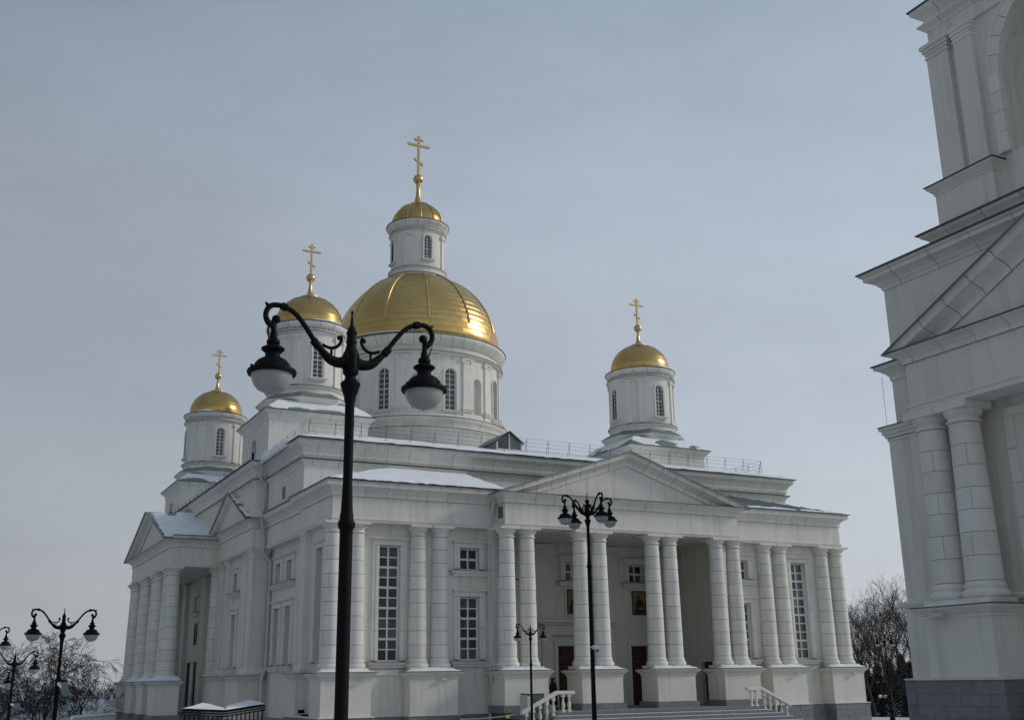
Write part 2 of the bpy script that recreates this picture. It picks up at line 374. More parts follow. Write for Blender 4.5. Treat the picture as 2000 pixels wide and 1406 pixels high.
for seg in (LOW[0:3], LOW[6:10], LOW[13:16]):
    dr = MB(); sweep(dr, seg, [(-.25,10.970),(.425,10.970),(.425,11.0),(-.25,11.01)]); put('drip_edge', dr, 'drip', cath)
# upper storey
UP = [(-14.78,22.38),(-14.78,15.9),(-15.38,15.9),(-15.38,-15.9),(-14.78,-15.9),(-14.78,-22.38),(14.78,-22.38),(14.78,-15.9),(15.38,-15.9),(15.38,15.9),(14.78,15.9),(14.78,22.38)]
uw = MB(); sweep(uw, UP, [(-.6,11.0),(0,11.0),(0,13.2),(-.6,13.2)]); put('wall', uw, 'plaster', cath)
P_SH = [(-.1,12.60),(.02,12.60),(.03,12.68),(.08,12.78),(.20,12.87),(.20,12.90),(-.1,12.90)]
P_U1 = [(-.1,13.0),(.03,13.0),(.06,13.03),(.06,13.11),(.10,13.12),(.10,13.27),(.13,13.33),(.22,13.48),(.37,13.60),(.42,13.64),(-.1,13.64)]
P_U2 = [(-.1,13.645),(.41,13.645),(.41,13.83),(.44,13.845),(-.1,13.845)]
UF = UP[2:8]
for nm, pr, ln, of in (('cornice_block', P_SH, 1.3, .3), ('cornice_block', P_U1, 1.2, .5), ('cornice_fascia', P_U2, 1.2, 0)):
    cn = MB(); sweep(cn, UP, inset(pr)); c2 = put('cornice', cn, 'mortar', cath); run_blocks(nm, UF, pr, ln, c2, off=of)
for pr in ([(-.1,12.903),(.25,12.903),(.25,12.935),(0,12.99),(-.1,12.99)], [(-.1,13.848),(.56,13.848),(.56,13.885),(-.1,13.91)]):
    dr = MB(); sweep(dr, UP, pr); put('drip_edge', dr, 'drip', cath)
# main roof (low hip up to the drum)
rf = MB().frustum(-15.3, 15.3, -22.85, 22.85, 13.9, -7.0, 7.0, -7.0, 7.0, 17.72); put('roof', rf, 'roof', cath)
# ---- walls of the lower storey
TALL = (2,3,2,2,2)
wl = [(-12.33,-11.33,3.5,8.5), (-8.38,-7.40,7.55,8.52), (-8.38,-7.40,3.53,6.31)]
wr = [(-b,-a,c,d) for a,b,c,d in wl]
WY = -26.2
put_raw('wall', wall(-14.4,-6.2,0.6,9.5,wl), 'plaster', cath, (0,WY,0)); put_raw('wall', wall(6.2,14.4,0.6,9.5,wr), 'plaster', cath, (0,WY,0))
for s in (-1, 1):
    window(cath, (0,WY,0), s*11.83, 3.5, 8.5, 1.0, TALL); window(cath, (0,WY,0), s*7.89, 7.55, 8.52, .98, (1,1)); window(cath, (0,WY,0), s*7.89, 3.53, 6.31, .98, (2,2,2))
A = -PI/2   # walls facing -X: u = -y
put_raw('wall', wall(21.75,26.2,.6,9.5,[(23.75,24.73,3.5,8.5)],.6), 'plaster', cath, (-14.4,0,0), A)
window(cath, (-14.4,0,A), 24.24, 3.5, 8.5, .98, TALL, recess=.3)
SW = .5
dbl = [(15.9,16.85,7.55,8.55),(17.95,18.9,7.55,8.55),(15.9,16.85,3.5,6.3),(17.95,18.9,3.5,6.3)]
put_raw('wall', wall(14.6,21.9,.4,9.5,dbl,.6), 'plaster', cath, (-14.1,0,0), A)
for a,b,c,d in dbl: window(cath, (-14.1,0,A), (a+b)/2, c, d, b-a, (1,1) if d > 7 else (2,2,2), jamb=.34, recess=.45)
rs = [(9.95,10.9,7.55,8.55),(9.95,10.9,3.5,6.3)]
put_raw('wall', wall(6.2,14.6,.4,9.5,rs,.6), 'plaster', cath, (-14.85,0,0), A); put_raw('wall', wall(-14.85,-14.0,.4,9.5), 'plaster', cath, (0,-14.6,0))
for a,b,c,d in rs: window(cath, (-14.85,0,A), (a+b)/2, c, d, b-a, (1,1) if d > 7 else (2,2,2), recess=.45)
# right and back closing walls, seen by nothing but the light
put('wall', MB().box(14.0,14.39,-26.15,-15,.4,9.5).box(13.9,14.8,-15,22,.4,9.5), 'plaster', cath)
put('wall', MB().box(-14.6,14.6,21.9,22.3,.4,13).box(-14.85,-14.5,6.6,22,.4,9.5), 'plaster', cath)
put('frieze', MB().box(-15.22,-14.5,6.6,15,9.43,10.97), 'plaster', cath)
# antae and pilasters on the side
def pilaster(x0, x1, y0, y1, zb=3.0, zt=9.42, o=.09):
    p = put('pilaster', MB().box(x0,x1,y0,y1,zb+.4,zt-.42), 'plaster', cath)
    c = MB()
    for i,(a,b,g) in enumerate(((zt-.42,zt-.36,.5),(zt-.3,zt-.2,.35),(zt-.197,zt-.1,.8),(zt-.097,zt-.002,1.2))): c.box(x0-o*g,x1+o*g,y0-o*g,y1+o*g,a,b)
    c.box(x0-.001,x1+.001,y0-.001,y1+.001,zt-.36,zt-.3); put('capital', c, 'stone', p)
    put('base', MB().box(x0-.12,x1+.12,y0-.12,y1+.12,zb+.02,zb+.17).frustum(x0-.11,x1+.11,y0-.11,y1+.11,zb+.172,x0-.02,x1+.02,y0-.02,y1+.02,zb+.4), 'stone', p)
pilaster(-14.68,-14.0,-22.75,-21.95)
pilaster(-15.1,-14.3,-14.85,-13.9); pilaster(-15.0,-14.5,-13.3,-12.6); pilaster(-15.0,-14.5,-9.0,-8.3); pilaster(-15.1,-14.5,-7.8,-7.0)

# ---- columns
zc = [3.62,4.16,4.77,5.37,5.97,6.56,7.15,7.75,8.34,8.93]
def colr(z): t = (z-3.6)/5.33; return .425-.075*(t*.6+t*t*.4)
DRUM = []
for a, b in zip(zc, zc[1:]):
    m = MB(); pr = [(colr(a)-.03,a+.007),(colr(a),a+.009),(colr(b),b-.009),(colr(b)-.03,b-.007)]
    m.lathe(pr, 12, .012, PI-.012); m.lathe(pr, 12, PI+.012, 2*PI-.012); DRUM.append(m.mesh('drum', 'stone', True))
CORE = MB().lathe([(.01,3.4),(.40,3.4),(.40,3.7),(colr(8.9)-.02,9.05),(.01,9.05)], 20).mesh('column', 'mortar', True)
CAPI = MB().lathe([(.30,8.936),(.36,8.936),(.40,8.95),(.405,8.975),(.40,9.0),(.352,9.015),(.352,9.10),(.385,9.115),(.385,9.14),(.43,9.17),(.475,9.24),(.485,9.30),(.1,9.30)], 24).box(-.51,.51,-.51,.51,9.302,9.422).mesh('capital', 'stone', True)
BASE = MB().lathe([(.2,3.19),(.50,3.192),(.525,3.23),(.53,3.28),(.525,3.33),(.50,3.375),(.458,3.385),(.455,3.43),(.475,3.435),(.475,3.475),(.445,3.482),(.432,3.54),(.425,3.615),(.3,3.615)], 24).box(-.522,.522,-.522,.522,3.055,3.19).mesh('base', 'stone', True)
def column(parent, x, y, dz=0, sz=1.0, nm='column'):
    o = obj(nm, CORE, parent, (x, y, dz), random.uniform(0, .4), (1,1,sz))
    for i, d in enumerate(DRUM): obj('drum', d, o, (random.uniform(-.002,.002), random.uniform(-.002,.002), 0), (i % 2)*1.35+random.uniform(-.25,.25)-.9)
    c = obj('capital', CAPI, o); c.rotation_euler = (0,0,-o.rotation_euler.z); b = obj('base', BASE, o); b.rotation_euler = (0,0,-o.rotation_euler.z)
    return o
snow_caps = MB()
def snow_lump(mb, x0, x1, y0, y1, z, h, n=6, k=5):
    "small bank of snow over a rectangle, irregular on top"
    vs = []
    for j in range(k+1):
        for i in range(n+1):
            u, v = i/n, j/k; e = min(u, 1-u, .3)/.3*min(v, 1-v, .35)/.35
            vs.append((x0+(x1-x0)*u, y0+(y1-y0)*v, z+(h*(e**.6)*(.65+.7*random.random()) if e > 0 else 0)))
    mb.add(vs, [(j*(n+1)+i, j*(n+1)+i+1, (j+1)*(n+1)+i+1, (j+1)*(n+1)+i) for j in range(k) for i in range(n)])
def pedestal(x0, x1, y0, y1, dz=0, zb=1.2, plinth=.3, front='y', snow=True):
    p = put('pedestal', MB().box(x0,x1,y0,y1,zb,2.78+dz), 'plaster', cath)
    c = MB(); z = 2.75+dz
    c.box(x0-.03,x1+.03,y0-.03,y1+.03,z-.02,z+.05); c.frustum(x0-.05,x1+.05,y0-.05,y1+.05,z+.052,x0-.19,x1+.19,y0-.19,y1+.19,z+.19); c.box(x0-.20,x1+.20,y0-.20,y1+.20,z+.192,z+.265)
    put('pedestal_cap', c, 'stone', p); put('drip_edge', MB().box(x0-.245,x1+.245,y0-.245,y1+.245,z+.268,z+.29), 'drip', p)
    if plinth:
        put('plinth_stone', MB().box(x0-.10,x1+.10,y0-.10,y1+.10,zb-plinth,zb-.004), 'granite', p)
    if snow:
        zz = z+.291
        w = .30 if front == 'y' else .30
        if front == 'y': snow_lump(snow_caps, CX+x0-.2, CX+x1+.2, CY+y0-.2, CY+y0+.42, zz, .13, 12, 5)
        else: snow_lump(snow_caps, CX+x0-.2, CX+x0+.45, CY+y0-.2, CY+y1+.2, zz, .16, 5, 12); snow_lump(snow_caps, CX+x0-.2, CX+x1+.1, CY+y0-.2, CY+y0+.45, zz, .30, 10, 5)
for s in (-1, 1):
    for c0, hw in ((14.0, 1.11), (9.98, 1.13)):
        pedestal(s*c0-hw, s*c0+hw, -27.05, -26.0)
        for q in (-.54, .54): column(cath, s*c0+q, -26.33)
    column(cath, s*6.62, -26.2)
# the corner pedestal and its columns also turn the side
pedestal(-15.12, -14.2, -26.2, -25.6, dz=-.012, snow=False)
for cxp in (-6.015, -2.065, 2.065, 6.015):
    pedestal(cxp-1.095, cxp+1.095, -28.17, -26.8, zb=1.55, plinth=.3)
    for q in (-.53, .53): column(cath, cxp+q, -27.38)
SD = -.2
for cyp in (-6.0, -2.05, 2.05, 6.0):
    pedestal(-18.28, -16.95, cyp-1.09, cyp+1.09, dz=SD+.03, zb=1.02, plinth=.9, front='x', snow=cyp < 4)
    for q in (-.53, .53): column(cath, -17.6, cyp+q, dz=SD)
column(cath, -15.0, -6.3, dz=SD)
for yy in (-13.5, -7.4): pedestal(-15.5, -14.5, yy-1.35, yy+1.0, zb=.9, plinth=.5, front='x', snow=False)
pedestal(-14.95, -14.0, -22.9, -21.85, zb=.9, plinth=.5, snow=False)
# wall base course under the windows
for s in (-1, 1):
    put('string_course', MB().box(min(s*12.85,s*11.1)-.0, max(s*12.85,s*11.1), -26.28,-26.1,2.9,3.12), 'stone', cath)
# granite plinth in courses of stones
def plinth_run(path, zs, L=.95):
    for i, (a, b) in enumerate(zip(zs, zs[1:])):
        pr = [(-.3,a+.006),(0,a+.006),(0,b-.006),(-.3,b-.006)]
        pb = MB(); sweep(pb, path, inset([(-.3,a),(0,a),(0,b),(-.3,b)], .02)); p = put('plinth', pb, 'granite', cath); run_blocks('plinth_stone', path, pr, L, p, 'granite', off=.5*(i % 2))
for s in (-1, 1):
    pth = [(-15.2,-22),(-15.2,-27.2),(-12.8,-27.2),(-12.8,-26.5),(-11.2,-26.5),(-11.2,-27.2),(-8.75,-27.2),(-8.75,-26.5),(-6.9,-26.5)]
    if s > 0: pth = [(-x, y) for x, y in reversed(pth)]
    plinth_run(pth, [.30,.60,.90,1.19])
    ledge = MB(); sweep(ledge, pth, [(-.4,1.192),(.04,1.192),(.04,1.225),(-.4,1.24)]); put('ledge', ledge, 'stone', cath)
lg = MB(); sweep(lg, [(-14.5,-14),(-14.5,-22)], [(-.5,0),(0,0),(0,1.0),(-.5,1.0)]); put('plinth', lg, 'granite', cath)
put('plinth', MB().box(-18.5,-14.0,-7.3,7.3,-.6,.70).box(-15.7,-14.2,-15.0,-6.5,-.4,.6), 'granite', cath)

# ---- porch
PYB = -22.25
dz_op = [(-1.05,1.05,1.27,4.26),(3.42,4.5,1.27,4.26),(-4.5,-3.42,1.27,4.26)]+[(c-.48,c+.48,7.58,8.52) for c in (-3.96,0,3.96)]
put_raw('wall', wall(-6.8,6.8,1.2,9.5,dz_op,.35), 'plaster', cath, (0,PYB,0))
for c in (-3.96,0,3.96): window(cath, (0,PYB,0), c, 7.58, 8.52, .96, (1,1))
put_raw('wall', wall(22.0,26.4,1.2,9.5,[(23.9,25.0,1.27,3.4)],.3), 'plaster', cath, (6.75,0,0), A)
put('door', MB().box(6.98,7.03,-25.0,-23.9,1.27,3.4), 'wood', cath)
put('wall', MB().box(-6.9,-6.6,-26.6,-22.2,1.2,9.5), 'plaster', cath)
put('ceiling', MB().box(-6.9,6.9,-27.3,-22.2,9.45,9.6), 'plaster', cath)
BOSS = MB().frustum(-.5,.5,0,0.001,-.5,-.5,.5,0,.001,.5)
def door(x, w, z0, z1, y, cols, rows, parent=cath):
    d = put('door', MB().box(x-w/2, x+w/2, y, y+.08, z0, z1), 'wood', parent)
    pw, ph = w/cols, (z1-z0-.15)/rows
    m = MB(); a, b = pw/2-.06, ph/2-.06
    m.add([(-a,0,-b),(a,0,-b),(a,0,b),(-a,0,b),(-a+.05,-.05,-b+.05),(a-.05,-.05,-b+.05),(a-.05,-.05,b-.05),(-a+.05,-.05,b-.05)], [(0,1,5,4),(1,2,6,5),(2,3,7,6),(3,0,4,7)])
    m.add([(-a+.05,-.05,-b+.05),(a-.05,-.05,-b+.05),(a-.05,-.05,b-.05),(-a+.05,-.05,b-.05),(-a+.14,-.01,-b+.14),(a-.14,-.01,-b+.14),(a-.14,-.01,b-.14),(-a+.14,-.01,b-.14)], [(0,1,5,4),(1,2,6,5),(2,3,7,6),(3,0,4,7),(4,5,6,7)])
    m.add([(-.09,-.012,0),(0,-.012,-.11),(.09,-.012,0),(0,-.012,.11),(0,-.08,0)], [(0,1,4),(1,2,4),(2,3,4),(3,0,4)])
    pm = m.mesh('door_panel', 'wood')
    for i in range(cols):
        for j in range(rows): obj('door_panel', pm, d, (x-w/2+pw*(i+.5), y-.002, z0+.1+ph*(j+.5)))
    put('handle', MB().tube([(x+(.08 if cols == 2 else w*.35), y-.03, z0+1.0),(x+(.08 if cols == 2 else w*.35), y-.09, z0+1.02),(x+(.08 if cols == 2 else w*.35), y-.09, z0+1.3),(x+(.08 if cols == 2 else w*.35), y-.03, z0+1.32)], .018), 'goldrib', d)
    return d
door(0, 2.1, 1.27, 4.26, PYB+.12, 4, 6); door(3.96, 1.08, 1.27, 4.26, PYB+.12, 2, 6); door(-3.96, 1.08, 1.27, 4.26, PYB+.12, 2, 6)
for c, w in ((0,2.1),(3.96,1.08),(-3.96,1.08)):
    for s in (-1,1): put('door_frame', MB().box(min(c+s*w/2,c+s*(w/2+.2)), max(c+s*w/2,c+s*(w/2+.2)), PYB-.07, PYB+.02, 1.27, 4.27), 'stone', cath)
    put('door_frame', MB().box(c-w/2-.2, c+w/2+.2, PYB-.07, PYB+.02, 4.272, 4.47), 'stone', cath)
for s in (-1, 1):   # portal round the middle door
    put('portal_pilaster', MB().box(min(s*1.55,s*2.05), max(s*1.55,s*2.05), PYB-.22, PYB+.02, 1.27, 4.62).box(min(s*1.5,s*2.1), max(s*1.5,s*2.1), PYB-.27, PYB, 4.622, 4.8), 'stone', cath)
put('portal_entablature', MB().box(-2.12,2.12,PYB-.24,PYB+.02,4.802,5.3).box(-2.25,2.25,PYB-.36,PYB+.02,5.302,5.42).box(-2.4,2.4,PYB-.5,PYB+.02,5.422,5.55), 'stone', cath)
for x in (-6.0,-2.0,2.0,6.0): put('pilaster', MB().box(x-.5,x+.5,PYB-.14,PYB+.02,1.27,8.9).box(x-.58,x+.58,PYB-.2,PYB+.02,8.902,9.12).box(x-.66,x+.66,PYB-.27,PYB+.02,9.122,9.4), 'plaster', cath)
# floor and the steps round it
put('porch_floor', MB().box(-6.9,6.9,-29.9,-22.0,1.0,1.27), 'granite', cath)
for i in range(6):
    e = .33*(i+1); zt = 1.27-.15*(i+1)
    st = put('step', MB().box(-5.6-e, 5.6+e, -30.1-e, -26.6, zt-.3, zt), 'granite', cath)
put('porch_floor', MB().box(-5.6,5.6,-30.1,-29.902,1.0,1.268), 'granite', cath)

# ---- pediments
def pediment(place, hw, zb, za, back, parent=cath, nblk=9, tymp='plaster', snow=None, name='pediment'):
    x, y, rz = place; L = math.hypot(hw, za-zb); ca, sa = hw/L, (za-zb)/L
    prof = [(.50,-.045),(.41,-.055),(.41,-.25),(.37,-.262),(.24,-.33),(.13,-.40),(.06,-.47),(.05,-.64),(-.1,-.64),(-.1,-.045)]
    o = put(name, MB().prism([(-hw*.97,zb),(hw*.97,zb),(0,za-.1)], 0, .3), tymp, parent, (x,y,0), rz)
    def pt(s, a, d, t): return (s*hw-s*ca*a+s*sa*t, -d, zb+sa*a+ca*t)
    def amin(t): return -ca*t/sa
    def amax(t): return (hw+sa*t)/ca
    for s in (-1, 1):
        cuts = [None]+[L*(i+.5)/nblk for i in range(1, nblk-1)]+[None]
        bk = MB()
        for q in range(len(cuts)-1):
            A0, A1 = cuts[q], cuts[q+1]; k = len(prof)
            e0 = [pt(s, amin(t) if A0 is None else max(A0+.012, amin(t)), d, t) for d, t in prof]; e1 = [pt(s, amax(t) if A1 is None else max(A1-.012, amin(t)+.001), d, t) for d, t in prof]
            fs = [(j, (j+1) % k, k+(j+1) % k, k+j) for j in range(k)]+[tuple(range(k-1,-1,-1)), tuple(range(k,2*k))]
            put('rake_block', MB().add(e0+e1, fs), 'stone', o)
        pi_ = [(d-.018, t) for d, t in prof[:-1]]+[(-.1,-.06)]; k = len(pi_)
        e0 = [pt(s, amin(t), d, t) for d, t in pi_]; e1 = [pt(s, amax(t), d, t) for d, t in pi_]
        put('rake', MB().add(e0+e1, [(j, (j+1) % k, k+(j+1) % k, k+j) for j in range(k)]+[tuple(range(k-1,-1,-1)), tuple(range(k,2*k))]), 'mortar', o)
        r = [pt(s, -.06, .56, 0), pt(s, amax(0), .56, 0), pt(s, amax(0), -back, 0), pt(s, -.06, -back, 0), pt(s, -.06, .56, -.042), pt(s, amax(-.042), .56, -.042), pt(s, amax(-.042), -back, -.042), pt(s, -.06, -back, -.042)]
        put('pediment_roof', MB().add(r, [(0,1,2,3),(7,6,5,4),(0,4,5,1),(1,5,6,2),(2,6,7,3),(3,7,4,0)]), 'roof', o)
    return o, pt, amax
pediment((0,-27.7,0), 7.28, 10.985, 13.40, 5.4, nblk=9)
# side portico: entablature, ceiling, pediment
SP = [(-14.6,-6.9),(-17.9,-6.9)][::-1]
SPP = [(-14.6,6.9),(-17.9,6.9),(-17.9,-6.9),(-14.6,-6.9)]
z_ = lambda pr: [(d, z+SD) for d, z in pr]
f2 = MB(); sweep(f2, SPP, z_([(-.6,9.43),(0,9.43),(0,10.55),(-.6,10.55)])); put('frieze', f2, 'plaster', cath)
f2 = MB(); sweep(f2, SPP, z_([(-.3,9.425),(.03,9.425),(.03,9.52),(.07,9.525),(.07,9.585),(.004,9.595),(-.3,9.595)])); put('taenia', f2, 'trim', cath)
f2 = MB(); sweep(f2, SPP, inset(z_(P_LOW))); c2 = put('cornice', f2, 'mortar', cath); run_blocks('cornice_block', SPP, z_(P_LOW), 1.05, c2, off=.5)
f2 = MB(); sweep(f2, SPP[2:], inset(z_(P_TOP))); c2 = put('cornice', f2, 'mortar', cath); run_blocks('cornice_fascia', SPP[2:], z_(P_TOP), 1.05, c2)
f2 = MB(); sweep(f2, SPP[2:], z_(P_DRIP)); put('drip_edge', f2, 'drip', cath)
f2 = MB(); sweep(f2, SPP[1:3], z_([(-.25,10.97),(.425,10.97),(.425,11.0),(-.25,11.01)])); put('drip_edge', f2, 'drip', cath)
put('ceiling', MB().box(-17.6,-14.6,-6.7,6.7,9.25,9.4), 'plaster', cath)
put_raw('wall', wall(-7.5,7.5,.4,9.6,[(-4.4,-.1,1.1,4.05),(-2.75,-1.8,7.2,8.2)]), 'plaster', cath, (-14.35,0,0), A)
window(cath, (-14.35,0,A), -2.27, 7.2, 8.2, .95, (1,1))
put('wall', MB().box(-14.9,-14.3,6.3,7.2,.4,9.5), 'plaster', cath); put('wall', MB().box(-14.9,-14.3,-7.2,-6.3,.4,9.5), 'plaster', cath)
for yy in (-4.9, -.9, 5.2): pilaster(-14.62,-14.2,yy-.4,yy+.4,zb=.9,zt=9.2)
sdr = put('door', MB().box(-14.2,-14.12,.1,4.4,1.1,4.05), 'white', cath)
for yy in (.28, 2.25, 4.22): put('door_post', MB().box(-14.30,-14.204,yy-.24,yy+.24,1.1,4.03), 'wood', sdr)
pediment((-17.9,0,A), 7.35, 10.985+SD, 13.29, 3.4, nblk=8)
pediment((-15.22,-10.8,A), 4.5, 10.985, 13.02, .5, nblk=6)

# ---- wing roofs
for s in (-1, 1):
    e, t, yb = 11.2, 12.72, -22.34
    v = [(s*15.15,-27.12,e),(s*6.3,-27.12,e),(s*6.3,yb,t),(s*10.4,yb,t),(s*15.15,yb,e),(s*10.4,yb,e-.3),(s*6.3,yb,e-.3)]
    put('wing_roof', MB().add(v, [(0,1,2,3),(0,3,4),(0,4,5,6,1),(2,1,6),(3,2,6,5),(4,3,5)]), 'roof', cath)
    sm = MB().box(-.012,.012,0,1,0,.035).mesh('roof_seam', 'roof')
    for i in range(15):
        x = 6.6+i*.56; top = 1.0 if x < 10.4 else max(.05, 1-(x-10.4)/4.75)
        if top > .1:
            o = obj('roof_seam', sm, cath, (s*x,-27.1,e+.005), 0, (1, 4.76*top/math.cos(.31), 1)); o.rotation_euler = (math.atan2(t-e, 4.78), 0, 0)

# ---- corner towers
def drum_cut(o, cutters): cut(o, cutters)
def cutter(poly, R, ang, d0, d1, loc):
    "arched cutter: outward axis at angle ang measured from -Y"
    c = put('cut', MB().prism(poly, -d1, -d0), 'plaster'); c.location = loc; c.rotation_euler = (0,0,ang); return c
def cross(parent, z0, z1, w, t, loc):
    h = z1-z0; m = MB().box(-t,t,-t,t,z0,z1)
    m.box(-w/2,w/2,-t*.9,t*.9,z0+h*.755-t,z0+h*.755+t); m.box(-w*.2,w*.2,-t*.9,t*.9,z0+h*.90-t*.9,z0+h*.90+t*.9)
    k = w*.20; zz = z0+h*.34
    m.add([(-k,-t*.92,zz+.30*w*.4-t),(k,-t*.92,zz-.30*w*.4-t),(k,-t*.92,zz-.30*w*.4+t),(-k,-t*.92,zz+.30*w*.4+t),(-k,t*.92,zz+.30*w*.4-t),(k,t*.92,zz-.30*w*.4-t),(k,t*.92,zz-.30*w*.4+t),(-k,t*.92,zz+.30*w*.4+t)],
          [(0,1,2,3),(7,6,5,4),(0,4,5,1),(1,5,6,2),(2,6,7,3),(3,7,4,0)])
    put('cross', m, 'goldrib', parent, loc)
def banded(prof, z_step):
    "profile with small laps, as overlapping sheets"
    out = []
    for (r0, a), (r1, b) in zip(prof, prof[1:]):
        n = max(1, int(abs(math.hypot(r1-r0, b-a))/z_step+.5))
        for i in range(n):
            u0, u1 = i/n, (i+1)/n; out += [(r0+(r1-r0)*u0+.012, a+(b-a)*u0), (r0+(r1-r0)*u1, a+(b-a)*u1)]
    return out
TPIL = MB().box(-.16,.16,-.09,.05,18.95,21.62).box(-.21,.21,-.13,.05,18.9,19.05).box(-.2,.2,-.13,.05,21.622,21.7).box(-.25,.25,-.17,.05,21.78,21.9)
for sx in (-.19,.19): TPIL.lathe([(.001,-.06),(.075,-.06),(.075,.06),(.001,.06)], 10)  # volute discs, laid flat below
TPIL = MB().box(-.16,.16,-.09,.05,18.95,21.62).box(-.21,.21,-.13,.05,18.88,19.05).box(-.2,.2,-.12,.05,21.622,21.72).box(-.27,.27,-.16,.05,21.722,21.80).box(-.24,.24,-.14,.05,21.802,21.9).mesh('pilaster', 'trim')
def tower(x, y, snow_seed):
    h = 2.85
    wl_ = put('tower_base', MB().box(x-h,x+h,y-h,y+h,12.6,16.62), 'plaster', cath)
    # arched blind window low in the side
    cutt = []
    for ang in (0, -PI/2):
        c = put('cut', MB().prism(arch_poly(1.15,14.0,15.85), -3.2, -2.55), 'plaster'); c.location = (CX+x,CY+y,0); c.rotation_euler = (0,0,ang); cutt.append(c)
    if x < 0: cut(wl_, cutt[1:]); bpy.data.objects.remove(cutt[0]); arch_window(cath, (x-h, y, -PI/2), 1.15, 14.0, 15.85, 4, hood=.02, sill=False, depth=.22)
    else:
        for c in cutt: bpy.data.objects.remove(c)
    sq = [(x+h,y+h),(x-h,y+h),(x-h,y-h),(x+h,y-h),(x+h,y+h)]
    pr = [(-.1,16.5),(.02,16.5),(.04,16.62),(.12,16.76),(.27,16.9),(.33,16.94),(.33,17.0),(-.1,17.0)]
    cn = MB(); sweep(cn, sq, inset(pr)); c2 = put('cornice', cn, 'mortar', cath)
    run_blocks('base_cornice_block', sq, pr, 1.45, c2, off=.4)
    dr = MB(); sweep(dr, sq, [(-.2,17.003),(.38,17.003),(.38,17.04),(-.2,17.06)]); put('drip_edge', dr, 'drip', cath)
    put('tower_base_roof', MB().frustum(x-h-.3,x+h+.3,y-h-.3,y+h+.3,17.04,x-2.3,x+2.3,y-2.3,y+2.3,17.75), 'roof', cath)
    a8 = PI/8
    put('octagon', MB().lathe([(2.5,17.2),(2.5,17.72),(2.62,17.80),(2.85,17.95),(2.88,18.03)], 8, a8, 2*PI+a8, x, y), 'stone', cath)
    put('octagon_roof', MB().lathe([(2.9,18.03),(2.9,18.06),(2.3,18.42)], 8, a8, 2*PI+a8, x, y), 'roof', cath)
    L = (x, y, 0)
    dr = put('tower_drum', MB().lathe([(.01,18.3),(2.2,18.3),(2.2,18.6),(2.25,18.64),(2.33,18.74),(2.33,18.79),(2.16,18.86),(2.13,18.88),(2.13,21.93),(2.2,21.98),(2.31,22.03),(2.31,22.07),(2.17,22.12),(2.15,22.13),(2.15,22.27),(.01,22.27)], 48), 'plaster', cath, L, smooth=True)
    cs = []
    for k in range(4):
        ang = k*PI/2; c = put('cut', MB().prism(arch_poly(.62,19.33,21.47), -2.5, -1.93), 'plaster'); c.location = (CX+x,CY+y,0); c.rotation_euler = (0,0,ang); cs.append(c)
    cut(dr, cs)
    for k in range(4):
        ang = k*PI/2; px, py = rotp(0, -2.13, ang)
        arch_window(cath, (x+px,y+py,ang), .62, 19.33, 21.47, 8, hood=.10, depth=.16)
        for q in (-34, -56, 0):
            if q == 0: continue
            aa = ang+math.radians(q); px, py = rotp(0, -2.12, aa); obj('pilaster', TPIL, cath, (x+px,y+py,0), aa)
            aa = ang-math.radians(q) if q == -34 else None
        # 34 and 56 degrees either side of a window are the same four pairs, so two per quarter suffice
    put('tower_cornice', MB().lathe([(2.0,22.2),(2.16,22.27),(2.2,22.3),(2.30,22.42),(2.37,22.52),(2.375,22.64),(2.0,22.72)], 48), 'mortar', cath, L, smooth=True)
    ring_blocks('ring_stone', [(2.1,22.275),(2.17,22.275),(2.22,22.31),(2.31,22.42),(2.39,22.53),(2.39,22.64),(2.1,22.66)], 16, cath, loc=L)
    put('drip_edge', MB().lathe([(2.0,22.655),(2.43,22.655),(2.43,22.69),(1.95,22.80),(1.9,22.8)], 48), 'drip', cath, L, smooth=True)
    pf = [(1.93,22.76),(1.97,22.95),(1.985,23.15),(1.95,23.4),(1.86,23.7),(1.70,24.0),(1.46,24.28),(1.15,24.52),(.80,24.68),(.52,24.76)]
    put('dome', MB().lathe(banded(pf, .15), 56), 'gold', cath, L, smooth=True)
    for pr_ in ([(2.1,18.80),(2.37,18.79),(2.37,18.815),(2.1,18.88)], [(2.1,22.075),(2.35,22.07),(2.35,22.095),(2.1,22.13)]): put('drip_edge', MB().lathe(pr_, 48), 'drip', cath, L, smooth=True)
    put('finial', MB().lathe([(.66,24.68),(.66,24.74),(.55,24.78),(.55,24.84),(.34,24.90),(.22,25.0),(.14,25.2),(.10,25.5),(.085,25.8),(.12,25.86),(.12,25.9),(.05,25.92)], 20), 'goldrib', cath, L, smooth=True)
    put('ball', MB().sphere((0,0,26.10), .27, 20, 12), 'goldrib', cath, L, smooth=True)
    cross(cath, 26.3, 28.3, 1.12, .055, L)
for x, y, sd_ in ((-11.8,-12.15,1),(11.8,-12.15,2),(-11.8,12.2,3),(11.8,12.2,4)): tower(x, y, sd_)

